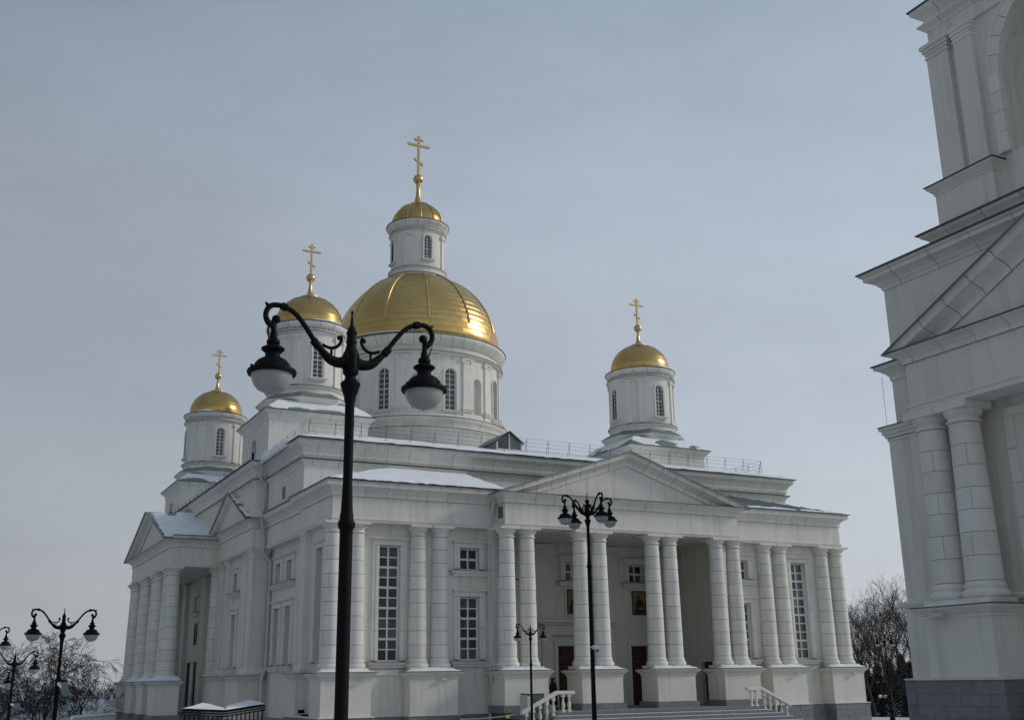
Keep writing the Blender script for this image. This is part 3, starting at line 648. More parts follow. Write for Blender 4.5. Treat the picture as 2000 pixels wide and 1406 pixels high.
# ---- main drum and dome
old_parts = set(cath.children)
MD = [(.01,17.0),(6.85,17.0),(6.85,18.5),(6.9,18.72),(7.02,18.9),(7.05,18.95),(7.0,19.0),(6.62,19.1),(6.64,19.4),(6.72,19.5),(6.84,19.7),(6.85,19.76),(6.75,19.82),(6.17,20.15),(6.17,24.28),(6.3,24.34),(6.47,24.44),(6.47,24.5),(6.26,24.58),(6.22,24.6),(6.22,24.95),(.01,24.95)]
drum = put('dome_drum', MB().lathe(MD, 96), 'plaster', cath, smooth=True)
cs = []
for k in range(8):
    c = put('cut', MB().prism(arch_poly(.86,20.45,23.42), -6.6, -5.9), 'plaster'); c.location = (CX,CY,0); c.rotation_euler = (0,0,k*PI/4); cs.append(c)
    c = put('cut', MB().prism(arch_poly(.82,20.4,23.0), -6.6, -5.75), 'plaster'); c.location = (CX,CY,0); c.rotation_euler = (0,0,k*PI/4+PI/8); cs.append(c)
cut(drum, cs)
for k in range(8):
    px, py = rotp(0, -6.17, k*PI/4); arch_window(cath, (px,py,k*PI/4), .86, 20.45, 23.42, 8, hood=.12, depth=.2)
DP = MB().box(-.34,.34,-.12,.1,20.7,23.95).box(-.44,.44,-.2,.1,20.42,20.55).box(-.50,.50,-.26,.1,20.552,20.64).box(-.4,.4,-.17,.1,20.642,20.72).box(-.36,.36,-.1,.1,20.1,20.42).box(-.40,.40,-.16,.1,23.95,24.05).box(-.46,.46,-.2,.1,24.17,24.27).box(-.36,.36,-.13,.1,24.051,24.169)
for sx in (-.36, .36):
    DP.add([(sx+.13*math.cos(a), -.19, 24.08+.13*math.sin(a)) for a in [2*PI*i/10 for i in range(10)]]+[(sx+.13*math.cos(a), .05, 24.08+.13*math.sin(a)) for a in [2*PI*i/10 for i in range(10)]],
           [tuple(range(10))]+[(i, (i+1) % 10, 10+(i+1) % 10, 10+i) for i in range(10)])
DPM = DP.mesh('pilaster', 'trim')
for k in range(8):
    for q in (-12.4, 12.4):
        a = k*PI/4+math.radians(q); px, py = rotp(0, -6.15, a); obj('pilaster', DPM, cath, (px,py,0), a)
put('dome_cornice', MB().lathe([(6.0,24.9),(6.24,24.97),(6.3,25.02),(6.48,25.24),(6.65,25.42),(6.69,25.5),(6.69,25.68),(6.0,25.8)], 96), 'mortar', cath, smooth=True)
ring_blocks('ring_stone', [(6.1,24.96),(6.26,24.96),(6.34,25.04),(6.50,25.24),(6.67,25.42),(6.71,25.5),(6.71,25.67),(6.1,25.70)], 44, cath)
ring_blocks('ring_stone', [(6.5,19.12),(6.655,19.12),(6.66,19.4),(6.74,19.5),(6.87,19.7),(6.87,19.77),(6.5,19.8)], 36, cath)
ring_blocks('ring_stone', [(6.6,18.5),(6.87,18.5),(6.92,18.72),(7.04,18.9),(7.07,18.95),(7.07,18.98),(6.6,18.99)], 36, cath, off=.5)
for pr in ([(6.3,19.80),(6.90,19.785),(6.90,19.815),(6.2,20.0)], [(6.6,19.0),(7.10,18.985),(7.10,19.015),(6.6,19.09)], [(6.2,25.66),(6.77,25.675),(6.77,25.71),(6.2,25.84)], [(6.2,24.505),(6.52,24.505),(6.52,24.53),(6.2,24.6)]):
    put('drip_edge', MB().lathe(pr, 96), 'drip', cath, smooth=True)
# gilded dome: rows of sheets
DZ, DR = 25.85, 6.25
dm = put('dome', MB().lathe([((DR-.03)*math.cos(math.radians(a)), DZ+(DR-.03)*math.sin(math.radians(a))) for a in range(-6, 72, 3)], 96), 'golddark', cath, smooth=True)
put('dome_skirt', MB().lathe([(6.36,25.72),(6.40,25.80),(6.34,25.93),(6.22,25.98),(6.16,25.98)], 96), 'gold', cath, smooth=True)
rows, e0, e1 = 15, 2.2, 69.0; NC = 40; rest = MB()
def sheet(r, a0, a1, lift, tilt, n=2):
    b0, b1 = [math.radians(e0+(e1-e0)*q/rows) for q in (r, r+1)]
    b1 += .006; vs = []
    for i in range(n+1):
        a = a0+(a1-a0)*i/n
        for b, l in ((b0-.012, -.01), (b0, lift+.018), ((b0+b1)/2, lift+.009), (b1, lift-.004)):
            R = DR+l+tilt*(i/n-.5); vs.append((R*math.cos(b)*math.sin(a), -R*math.cos(b)*math.cos(a), DZ+R*math.sin(b)))
    return vs, [(i*4+j, (i+1)*4+j, (i+1)*4+j+1, i*4+j+1) for i in range(n) for j in range(3)]
for r in range(rows):
    nc = NC if r < 8 else (30 if r < 12 else 20)
    for c in range(nc):
        a0 = 2*PI*(c+.5*(r % 2))/nc; a1 = a0+2*PI/nc-.0006
        vs, fs = sheet(r, a0, a1, random.uniform(0, .003), random.uniform(-.004, .004))
        da = (((a0+a1)/2+math.radians(22)+PI) % (2*PI))-PI
        if abs(da) < math.radians(92): put('gilded_sheet', MB().add(vs, fs), 'gold', dm, smooth=True)
        else: rest.add(vs, fs)
o = put('gilded_sheets', rest, 'gold', dm, smooth=True); o['kind'] = 'stuff'
rib = MB().tube([((DR+.03)*math.cos(math.radians(a)), 0, DZ+(DR+.03)*math.sin(math.radians(a))) for a in range(11, 70, 3)], .072, 8).mesh('rib', 'goldrib', True)
for k in range(12): obj('rib', rib, dm, (0,0,0), math.radians(15+30*k)-PI/2)
for o in set(cath.children)-old_parts:   # set the drum out on its true axis
    at0 = o.location.xy.length < .01
    o.location = (o.location.x*.975+.18, o.location.y*.975-.07, o.location.z)
    if at0: o.scale = (.975, .975, 1)
old_parts = set(cath.children)
# lantern
lan = put('lantern', MB().lathe([(.01,31.0),(2.30,31.0),(2.30,31.62),(2.34,31.68),(2.36,31.76),(2.28,31.82),(2.14,31.86),(2.12,31.9),(2.12,32.18),(2.18,32.24),(2.19,32.31),(2.0,32.4),(2.0,35.2),(2.05,35.24),(2.16,35.30),(2.16,35.35),(2.05,35.4),(2.03,35.42),(2.03,35.6),(.01,35.6)], 56), 'plaster', cath, smooth=True)
cs = []
for k in range(4):
    c = put('cut', MB().prism(arch_poly(.6,33.0,34.9), -2.4, -1.8), 'plaster'); c.location = (CX,CY,0); c.rotation_euler = (0,0,k*PI/2); cs.append(c)
cut(lan, cs)
LP = MB().box(-.22,.22,-.10,.06,32.6,34.85).box(-.28,.28,-.14,.06,32.4,32.62).box(-.28,.28,-.16,.06,34.85,34.95).box(-.36,.36,-.2,.06,34.96,35.06).box(-.30,.30,-.17,.06,35.062,35.18)
for sx in (-.27,.27):
    LP.add([(sx+.10*math.cos(2*PI*i/8), -.19, 34.93+.10*math.sin(2*PI*i/8)) for i in range(8)]+[(sx+.10*math.cos(2*PI*i/8), .02, 34.93+.10*math.sin(2*PI*i/8)) for i in range(8)], [tuple(range(8))]+[(i,(i+1)%8,8+(i+1)%8,8+i) for i in range(8)])
LPM = LP.mesh('pilaster', 'trim')
for k in range(4):
    px, py = rotp(0, -2.0, k*PI/2); arch_window(cath, (px,py,k*PI/2), .6, 33.0, 34.9, 7, hood=.1, depth=.16)
    px, py = rotp(0, -1.99, k*PI/2+PI/4); obj('pilaster', LPM, cath, (px,py,0), k*PI/2+PI/4)
for pr_ in ([(1.95,32.32),(2.23,32.31),(2.23,32.335),(1.95,32.4)], [(2.0,31.78),(2.40,31.77),(2.40,31.80),(2.0,31.88)], [(1.95,35.355),(2.20,35.35),(2.20,35.375),(1.95,35.41)]): put('drip_edge', MB().lathe(pr_, 56), 'drip', cath, smooth=True)
put('lantern_cornice', MB().lathe([(1.9,35.55),(2.06,35.6),(2.15,35.72),(2.28,35.86),(2.37,35.95),(2.38,36.08),(1.9,36.15)], 56), 'mortar', cath, smooth=True)
ring_blocks('ring_stone', [(1.95,35.6),(2.08,35.6),(2.17,35.72),(2.30,35.86),(2.39,35.95),(2.39,36.07),(1.95,36.1)], 16, cath)
put('drip_edge', MB().lathe([(1.8,36.1),(2.44,36.08),(2.44,36.12),(1.9,36.25)], 56), 'drip', cath, smooth=True)
pf = [(1.92,36.18),(1.95,36.4),(1.91,36.75),(1.76,37.15),(1.5,37.52),(1.15,37.85),(.75,38.1),(.42,38.22)]
ld = put('lantern_dome', MB().lathe(banded(pf, .17), 56), 'gold', cath, smooth=True)
lr = MB().tube([(r+.02, 0, z+.01) for r, z in pf], .045, 6).mesh('rib', 'goldrib', True)
for k in range(12): obj('rib', lr, ld, (0,0,0), math.radians(15+30*k)-PI/2)
put('finial', MB().lathe([(.5,38.15),(.5,38.22),(.36,38.27),(.28,38.5),(.2,38.85),(.16,39.3),(.15,39.85),(.2,39.92),(.2,39.98),(.1,40.0)], 20), 'goldrib', cath, smooth=True)
put('ball', MB().sphere((0,0,40.36), .40, 24, 14), 'goldrib', cath, smooth=True)
cross(cath, 40.7, 44.12, 1.85, .085, (0,0,0))
for o in set(cath.children)-old_parts: o.location = (o.location.x+.11, o.location.y-.04, o.location.z)

# ---- roof railing, dormer, downpipes
RP = MB().tube([(0,0,0),(0,0,.86)], .011, 5).tube([(0,.30,0),(0,0,.86)], .010, 5).mesh('railing_post', 'steel')
def railing(p0, p1, step, rz):
    a, b = Vector(p0), Vector(p1); L = (b-a).length; n = round(L/step)
    for i in range(n+1): p = a+(b-a)*i/n; obj('railing_post', RP, cath, p, rz)
    for h in (.22,.44,.65,.855): put('railing_bar', MB().tube([a+Vector((0,0,h)), b+Vector((0,0,h))], .0065, 4), 'steel', cath)
railing((-14.4,-21.75,14.24), (13.7,-21.75,14.24), 1.34, 0)
railing((-14.4,-16.5,14.1), (-14.4,-21.75,14.24), 1.3, -PI/2); railing((-15.0,-9.0,14.05), (-15.0,9.0,14.05), 1.3, -PI/2); railing((13.7,-21.75,14.24), (13.7,-17.0,14.24), 1.3, PI/2)
dmr = put('dormer', MB().prism([(-1.62,15.1),(.06,15.1),(.06,16.0),(-.78,16.60),(-1.62,16.0)], -16.6, -13.9), 'roof', cath)
put('dormer_roof', MB().add([(-.78,-16.8,16.70),(.2,-16.8,15.98),(.2,-13.6,15.98),(-.78,-13.6,16.70),(-1.76,-16.8,15.98),(-1.76,-13.6,15.98)], [(0,1,2,3),(0,3,5,4)]), 'roof', dmr)
for x0, x1, za, zb in ((-1.54,-.83,16.0,16.5),(-.73,-.02,16.5,16.0)): put('pane', MB().prism([(x0,15.62),(x1,15.62),(x1,zb-.03),(x0,za-.03)], -16.66, -16.61), 'glass', dmr)
put('window_frame', MB().box(-1.62,-1.54,-16.68,-16.6,15.3,16.02).box(-.02,.06,-16.68,-16.6,15.3,16.02).box(-.82,-.74,-16.68,-16.6,15.3,16.55).box(-1.54,-.02,-16.675,-16.6,15.5,15.62), 'zinc', dmr)
def pipe(pts, r=.085):
    o = put('downpipe', MB().tube(pts, r, 10), 'zinc', cath, smooth=True)
    return o
pipe([(-6.98,-27.0,10.72),(-6.98,-26.95,10.5),(-6.95,-26.62,9.9),(-6.95,-26.62,9.7),(-6.95,-26.42,9.35),(-6.95,-26.40,9.1),(-6.95,-26.40,3.55),(-6.98,-26.45,3.35),(-7.2,-27.0,2.85),(-7.22,-27.05,2.7),(-7.1,-26.9,2.4),(-7.05,-26.6,2.1),(-7.05,-26.6,.3)])
pipe([(-14.95,-16.1,13.2),(-14.95,-16.05,12.9),(-14.9,-15.98,12.3),(-14.86,-15.98,11.6),(-14.95,-15.5,11.0),(-14.75,-15.25,10.3),(-14.65,-15.15,9.9),(-14.65,-15.1,9.2),(-14.25,-15.1,8.8),(-14.25,-15.1,3.3),(-14.5,-15.3,2.9),(-14.5,-15.3,.3)])
pipe([(-15.35,-16.1,13.05),(-15.2,-16.2,12.9),(-15.0,-16.05,12.7),(-15.0,-16.05,11.3)], .06)
put('vent', MB().box(-6.76,-6.735,-27.45,-27.0,9.85,10.4), 'cabinet', cath)
put('vent', MB().box(-14.80,-14.76,-19.3,-18.8,11.5,12.1), 'cabinet', cath)
# small flood lights on the pedestals
FL = MB().box(-.13,.13,-.06,.06,.05,.2).box(-.02,.02,-.02,.02,-.05,.06).box(-.10,.10,-.07,-.06,.07,.18).mesh('flood_light', 'zinc')
for x in (-13.3,-9.6,10.4,14.3): obj('flood_light', FL, cath, (x,-27.2,2.62), 0, (1,.6,.6))
for x in (-6.0,-2.0,2.1,6.0): obj('flood_light', FL, cath, (x,-28.1,3.06), 0, (1,1,.6))
put('wall_lamp', MB().box(-14.95,-14.7,-23.6,-23.4,1.35,1.5).box(-14.8,-14.4,-23.52,-23.48,1.2,1.3), 'iron', cath)

# ================================================================== SNOW ON THE CATHEDRAL
from mathutils import noise as mnoise
def snow_sheet(mb, quad, nx, ny, h, rag=.12, edge=.06, seed=0.0, keep=None):
    "lumpy snow over a 3-D quad (a,b along the eave, c,d along the top), ragged at its rim"
    a, b, c, d = [Vector(q) for q in quad]; idx = {}; vs = []; fs = []
    for j in range(ny+1):
        for i in range(nx+1):
            u, v = i/nx, j/ny; p = (a*(1-u)+b*u)*(1-v)+(d*(1-u)+c*u)*v
            e = min(u*nx, (1-u)*nx, v*ny, (1-v)*ny); k = min(1, e/1.0)
            q = Vector((p.x*1.1+seed, p.y*1.1, p.z*1.1)); nn = mnoise.noise(q)
            if e < .5: p = p+Vector((rag*mnoise.noise(q*3), rag*mnoise.noise(q*3+Vector((7,0,0))), 0))
            hh_ = (.015 if k < .5 else h*(.8+.5*nn))
            if keep and not keep(u, v): hh_ = -.10
            vs.append((p.x, p.y, p.z+hh_))
    for j in range(ny):
        for i in range(nx):
            fs.append((j*(nx+1)+i, j*(nx+1)+i+1, (j+1)*(nx+1)+i+1, (j+1)*(nx+1)+i))
    mb.add(vs, fs)
def w_(p): return (p[0]+CX, p[1]+CY, p[2])
def snow_obj(mb, label): return tag(put('snow', mb, 'snow', smooth=True), label, kind='stuff')
snow_obj(snow_caps, 'snow lying on the ledges of the column pedestals')
mb = MB()
snow_sheet(mb, [w_((-15.12,-27.15,11.22)), w_((-6.4,-27.15,11.22)), w_((-6.4,-22.36,12.77)), w_((-10.4,-22.36,12.77))], 90, 26, .08, .20, seed=1)
snow_sheet(mb, [w_((-15.12,-22.36,11.22)), w_((-15.12,-27.15,11.22)), w_((-10.5,-22.40,12.75)), w_((-10.4,-22.36,12.77))], 24, 20, .07, .08, seed=2)
snow_obj(mb, 'white snow sheet on the left wing roof of the cathedral')
mb = MB()
pn = lambda u, v: (v < .10+.12*mnoise.noise(Vector((u*9, v*3, 4)))) or (u < .09 and v < .5)
snow_sheet(mb, [w_((6.4,-27.12,11.22)), w_((15.0,-27.12,11.22)), w_((10.4,-22.36,12.77)), w_((6.4,-22.36,12.77))], 60, 26, .05, .08, seed=3, keep=pn)
snow_obj(mb, 'thin snow patches on the right wing roof of the cathedral')
mb = MB()
q = [w_((-15.25,-22.85,13.93)), w_((15.25,-22.85,13.93)), w_((7.0,-7.0,17.74)), w_((-7.0,-7.0,17.74))]
snow_sheet(mb, q, 90, 40, .12, .15, seed=4)
q = [w_((-15.25,22.85,13.93)), w_((-15.25,-22.85,13.93)), w_((-7.0,-7.0,17.74)), w_((-7.0,7.0,17.74))]
snow_sheet(mb, q, 90, 30, .12, .15, seed=5)
snow_obj(mb, 'snow on the main hipped roof around the dome drum')
mb = MB()   # snow slipping over the left eave
vs = []; nn_ = 26; ring = [(-.55,.02),(-.2,.22),(.15,.30),(.45,.24),(.62,.05),(.66,-.14),(.55,-.24),(.35,-.1),(.1,-.02)]
for i in range(nn_+1):
    t = i/nn_; y = -15.9-6.3*t; k = math.sin(PI*min(1, t*1.02))**.5 if 0 < t < 1 else .02; k *= (.55+.45*(1-t))*(1+.3*mnoise.noise(Vector((y*.9,0,0)))); sag = .55*(1-t)**2*mnoise.noise(Vector((y*.7,3,0)))
    vs += [w_((-15.0-d*k*1.05, y, 13.93+z*k*1.5+(sag-.12*(1-t))*max(0, d))) for d, z in ring]
kk = len(ring); mb.add(vs, [(i*kk+j, i*kk+(j+1) % kk, (i+1)*kk+(j+1) % kk, (i+1)*kk+j) for i in range(nn_) for j in range(kk)])
snow_obj(mb, 'thick snow roll hanging over the left eave of the cathedral')
mb = MB()
snow_sheet(mb, [w_((-18.35,-7.3,10.85)), w_((-14.9,-7.3,10.85)), w_((-14.6,-.2,13.28)), w_((-18.2,-.35,13.2))], 26, 34, .16, .12, seed=6, keep=lambda u, v: not (v > .80 and u < .45 and mnoise.noise(Vector((u*4, v*9, 0))) > -.25))
snow_obj(mb, 'smooth snow on the gabled roof of the side portico')
mb = MB()
snow_sheet(mb, [w_((-15.7,-15.2,11.08)), w_((-14.8,-15.2,11.08)), w_((-14.8,-11.0,12.98)), w_((-15.7,-11.0,12.98))], 12, 40, .06, .05, seed=8, keep=lambda u, v: mnoise.noise(Vector((u*2, v*7, 3))) > -.05 or v < .06)
for x, y in ((-11.8,-12.15),(11.8,-12.15),(-11.8,12.2),(11.8,12.2)):
    c = [(-1,-1),(1,-1),(1,1),(-1,1)]
    for i in range(4):
        a, b = c[i], c[(i+1) % 4]
        snow_sheet(mb, [w_((x+a[0]*3.12,y+a[1]*3.12,17.065)), w_((x+b[0]*3.12,y+b[1]*3.12,17.065)), w_((x+b[0]*2.3,y+b[1]*2.3,17.76)), w_((x+a[0]*2.3,y+a[1]*2.3,17.76))], 44, 14, .035, .05, seed=9+x+i, keep=lambda u, v, q=x+y+i: mnoise.noise(Vector((u*4+q, v*1.6, q)))+.8*(v-.35) > -.12)
snow_obj(mb, 'snow on the roofs of the four square tower bases')
mb = MB()
for x, y, R, z, a0, a1 in ((-11.8,-12.15,2.18,22.72,-.25,.75),(11.8,-12.15,2.2,22.72,-.1,.55),(-11.8,12.2,2.2,22.72,-.9,-.25),(0,0,6.5,25.74,-1.3,-.3)):
    n = 18; vs = []
    for i in range(n+1):
        t = i/n; a = a0+(a1-a0)*t; k = math.sin(PI*t)**.5*(1+.3*mnoise.noise(Vector((a*6,x,0)))) if 0 < t < 1 else .05
        for dr, dz in ((.2,0),(.12,.10),(-.05,.16),(-.2,.14),(-.3,.02)): rr = R+dr; vs.append(w_((x+rr*math.sin(a), y-rr*math.cos(a), z+dz*k*(1 if R < 5 else .8))))
    mb.add(vs, [(i*5+j, (i+1)*5+j, (i+1)*5+j+1, i*5+j+1) for i in range(n) for j in range(4)])
snow_obj(mb, 'small snow drifts on the cornices below the gold domes')
mb = MB()
for i in range(5):
    e = .33*(i+1); zt = 1.27-.15*(i+1)
    mb.box(CX-5.6-e+.1, CX+5.6+e-.1, CY-30.1-e+.03, CY-30.1-e+.16, zt, zt+.02)
snow_obj(mb, 'thin snow left along the treads of the porch steps')

# ================================================================== BELL TOWER
TX, TY = 31.75, 16.5
bell = empty('bell_tower', (TX, TY, 0), 'white bell tower at the right edge with paired columns, pediment and arched upper tier', 'bell tower')
def ringpath(h): return [(h,h),(-h,h),(-h,-h),(h,-h)]
def tbox(name, h, z0, z1, m='plaster'): return put(name, MB().box(-h,h,-h,h,z0,z1), m, bell)
def tcornice(h, prof, L, nm='cornice_block', drip=None):
    cn = MB(); sweep(cn, ringpath(h), inset(prof)); c = put('cornice', cn, 'mortar', bell); run_blocks(nm, ringpath(h), prof, L, c, gap=.02, off=.5)
    if drip: d = MB(); sweep(d, ringpath(h), drip); put('drip_edge', d, 'drip', bell)
tbox('wall', 6.75, 2.45, 9.8)
for i, (a, b) in enumerate(((0,.55),(.55,.9),(.9,1.2),(1.2,1.5),(1.5,1.8),(1.8,2.1),(2.1,2.44))):
    pr = [(-.3,a+.006),(0,a+.006),(0,b-.006),(-.3,b-.006)]; pp = [(-7.06,7.06),(-7.06,5.55),(-8.2,5.55),(-8.2,2.8),(-7.06,2.8),(-7.06,-2.8),(-8.2,-2.8),(-8.2,-5.55),(-7.06,-5.55),(-7.06,-7.06),(7.06,-7.06)]
    pb = MB(); sweep(pb, pp, inset([(-.3,a),(0,a),(0,b),(-.3,b)], .015)); p = put('plinth', pb, 'granite', bell); run_blocks('plinth_stone', pp, pr, .95, p, 'granite', gap=.010, off=.5*(i % 2))
sw = MB(); sweep(sw, pp, [(-.6,2.442),(.04,2.442),(.05,2.475),(-.6,2.50)]); put('ledge', sw, 'stone', bell)
put('plinth', MB().box(-7.2,7.2,-7.2,7.2,-.5,.3).box(-6.9,6.9,-6.9,6.9,.3,2.4), 'granite', bell)
tbox('wall_base', 6.9, 2.48, 4.42); sw = MB(); sweep(sw, ringpath(6.9), [(-.2,4.422),(.06,4.422),(.12,4.47),(.16,4.54),(.14,4.58),(-.2,4.64)]); put('ledge', sw, 'stone', bell)
for sy in (-1, 1):
    pr = put('corner_pier', MB().box(-6.85,-5.7,min(sy*5.72,sy*6.85),max(sy*5.72,sy*6.85),4.6,9.3), 'plaster', bell)
    c = MB()
    for a, b, g in ((9.3,9.38,.03),(9.40,9.5,.08),(9.502,9.62,.13),(9.622,9.72,.19)): c.box(-6.85-g,-5.7,min(sy*(5.72-g),sy*(6.85+g)),max(sy*(5.72-g),sy*(6.85+g)),a,b)
    put('capital', c, 'stone', pr); put('drip_edge', MB().box(-7.07,-5.7,min(sy*5.5,sy*7.07),max(sy*5.5,sy*7.07),9.722,9.745), 'drip', pr)
# columns of the tower, thicker and shorter
tz = [4.9,5.54,6.15,6.74,7.32,7.92,8.49,9.08]
def tr(z): t = (z-4.9)/4.18; return .485-.085*t
TD = []
for a, b in zip(tz, tz[1:]):
    m = MB(); prf = [(tr(a)-.03,a+.005),(tr(a),a+.007),(tr(b),b-.007),(tr(b)-.03,b-.005)]
    m.lathe(prf, 16, .010, PI-.010); m.lathe(prf, 16, PI+.010, 2*PI-.010); TD.append(m.mesh('drum', 'stone', True))
TC = MB().lathe([(.01,4.6),(.45,4.6),(.45,4.95),(.38,9.2),(.01,9.2)], 24).mesh('column', 'mortar', True)
TCAP = MB().lathe([(.3,9.086),(.40,9.086),(.45,9.10),(.455,9.13),(.45,9.16),(.40,9.17),(.40,9.24),(.43,9.25),(.43,9.28),(.47,9.31),(.505,9.38),(.515,9.44),(.1,9.44)], 32).box(-.532,.532,-.532,.532,9.442,9.64).mesh('capital', 'stone', True)
TB = MB().lathe([(.2,4.47),(.55,4.472),(.59,4.50),(.61,4.56),(.60,4.62),(.56,4.67),(.52,4.685),(.515,4.74),(.54,4.745),(.54,4.80),(.505,4.81),(.49,4.89),(.3,4.895)], 32).box(-.532,.532,-.532,.532,4.335,4.47).mesh('base', 'stone', True)
for sy in (-1, 1):
    p = put('pedestal', MB().box(-8.0,-6.8,min(sy*3.08,sy*5.24),max(sy*3.08,sy*5.24),2.49,4.05), 'plaster', bell)
    y0, y1 = min(sy*3.08,sy*5.24), max(sy*3.08,sy*5.24); z = 4.03; c = MB()
    c.box(-8.03,-6.8,y0-.03,y1+.03,z-.02,z+.05); c.frustum(-8.05,-6.8,y0-.05,y1+.05,z+.052,-8.2,-6.8,y0-.2,y1+.2,z+.19); c.box(-8.22,-6.8,y0-.22,y1+.22,z+.192,z+.265)
    put('pedestal_cap', c, 'stone', p); put('drip_edge', MB().box(-8.27,-6.8,y0-.27,y1+.27,z+.268,z+.29), 'drip', p)
    for yy in (3.54, 4.62):
        o = obj('column', TC, bell, (-7.5, sy*yy, 0), .3)
        for i, d in enumerate(TD): obj('drum', d, o, (0,0,0), (i % 2)*1.1+2.2+random.uniform(-.2,.2))
        for nm, me in (('capital', TCAP), ('base', TB)): k = obj(nm, me, o); k.rotation_euler = (0,0,-.3)
    obj('flood_light', FL, bell, (-8.25, sy*4.6, 3.98), -PI/2, (1.6,1,.8))
EP = [(-6.7,4.9),(-7.95,4.9),(-7.95,-4.9),(-6.7,-4.9)]
sw = MB(); sweep(sw, EP, [(-.9,9.65),(0,9.65),(0,11.06),(-.9,11.06)]); put('frieze', sw, 'plaster', bell)
sw = MB(); sweep(sw, EP, [(-.5,9.645),(.03,9.645),(.03,9.79),(.07,9.795),(.07,9.87),(.004,9.885),(-.5,9.885)]); put('taenia', sw, 'trim', bell)
put('ceiling', MB().box(-7.3,-6.7,-4.2,4.2,9.72,9.85), 'plaster', bell)
PT1 = [(-.2,11.05),(.06,11.05),(.06,11.20),(.10,11.215),(.17,11.27),(.26,11.315),(.36,11.335),(.42,11.36),(.42,11.385),(-.2,11.385)]
sw = MB(); sweep(sw, EP, inset(PT1)); c2 = put('cornice', sw, 'mortar', bell); run_blocks('cornice_block', EP, PT1, 1.05, c2, gap=.018, off=.3)
sw = MB(); sweep(sw, EP, [(-.2,11.388),(.45,11.388),(.45,11.425),(-.2,11.44)]); put('drip_edge', sw, 'drip', bell)
pediment((-7.95,0,A), 5.15, 11.42, 13.75, 1.2, parent=bell, nblk=6)
# framed blank panel in the recess
for i in range(5):
    for s in (-1, 1): put('panel_frame_stone', MB().box(-6.84,-6.74,min(s*2.55,s*2.80),max(s*2.55,s*2.80),4.7+.9*i+.008,5.6+.9*i-.008), 'stone', bell)
    put('panel_frame_stone', MB().box(-6.84,-6.74,-2.8+1.12*i+.008,-2.8+1.12*(i+1)-.008,9.202,9.42), 'stone', bell)
# core entablature, attic, stepped top
tbox('frieze', 6.65, 9.72, 11.2)
tcornice(6.65, [(-.2,11.15),(.03,11.15),(.05,11.3),(.12,11.38),(.25,11.48),(.36,11.52),(.36,11.62),(-.2,11.62)], 1.3, drip=[(-.2,11.622),(.42,11.622),(.42,11.66),(-.2,11.70)])
tbox('attic', 6.6, 11.6, 14.2)
tcornice(6.6, [(-.2,14.06),(.03,14.06),(.05,14.15),(.11,14.2),(.16,14.28),(.30,14.36),(.42,14.40),(.42,14.52),(.50,14.55),(.50,14.62),(-.2,14.62)], 1.5, drip=[(-.3,14.623),(.57,14.623),(.57,14.665),(-.3,14.85)])
tbox('wall', 5.45, 14.2, 15.5)
tcornice(5.45, [(-.2,15.3),(.02,15.3),(.04,15.42),(.12,15.52),(.27,15.62),(.30,15.71),(-.2,15.71)], 1.3, drip=[(-.3,15.712),(.38,15.712),(.38,15.75),(-.3,15.80)])
t2 = tbox('upper_tier_wall', 4.9, 15.5, 23.0)
c = put('cut', MB().prism([(-2.65,17.45),(2.65,17.45)]+[(2.65*math.cos(PI*i/24), 20.1+2.65*math.sin(PI*i/24)) for i in range(25)], -5.2, -3.4), 'plaster'); c.location = (TX,TY,0); c.rotation_euler = (0,0,A); cut(t2, [c])
t2.data.polygons.foreach_set('use_smooth', [False]*len(t2.data.polygons))
# inner arch step
put('arch_back', MB().box(-3.42,-3.3,-2.75,2.75,17.4,22.85), 'plaster', bell)
inner = MB(); 
for i in range(24):
    a, b = PI*i/24, PI*(i+1)/24; r0, r1 = 1.75, 2.75
    inner.add([(-3.9,r1*math.cos(a),20.1+r1*math.sin(a)),(-3.9,r1*math.cos(b),20.1+r1*math.sin(b)),(-3.9,r0*math.cos(b),20.1+r0*math.sin(b)),(-3.9,r0*math.cos(a),20.1+r0*math.sin(a)),(-3.4,r0*math.cos(b),20.1+r0*math.sin(b)),(-3.4,r0*math.cos(a),20.1+r0*math.sin(a))], [(0,1,2,3),(3,2,4,5)])
for s in (-1,1): inner.box(-3.9,-3.41,min(s*1.75,s*2.75),max(s*1.75,s*2.75),17.4,20.1)
put('inner_arch', inner, 'plaster', bell)
VN = 15
vm = MB(); da = PI/VN; prf = [(2.66,.02),(2.66,-.05),(2.76,-.07),(2.80,-.10),(2.93,-.10),(2.96,-.15),(3.02,-.15),(3.02,.02)]; vs = []; k = len(prf)
for i in range(5):
    a = .004+(da-.008)*i/4; vs += [(d, r*math.cos(a), r*math.sin(a)) for r, d in prf]
vm.add(vs, [(i*k+j, i*k+(j+1) % k, (i+1)*k+(j+1) % k, (i+1)*k+j) for i in range(4) for j in range(k)]+[tuple(range(k)), tuple(range(4*k,5*k))]); vmm = vm.mesh('voussoir', 'stone')
for i in range(VN):
    o = obj('voussoir', vmm, bell, (-4.9,0,20.1)); o.rotation_euler = (da*i, 0, 0)
for s in (-1, 1):
    for i in range(4):
        a, b = 17.45+.6625*i, 17.45+.6625*(i+1); put('jamb_stone', MB().box(-5.05,-4.88,min(s*2.66,s*3.02),max(s*2.66,s*3.02),a+.008,b-.008), 'stone', bell)
sw = [(-4.9,6)]
pd2 = [(-4.85,5.29),(-5.29,5.29),(-5.29,3.15),(-4.95,3.15)]
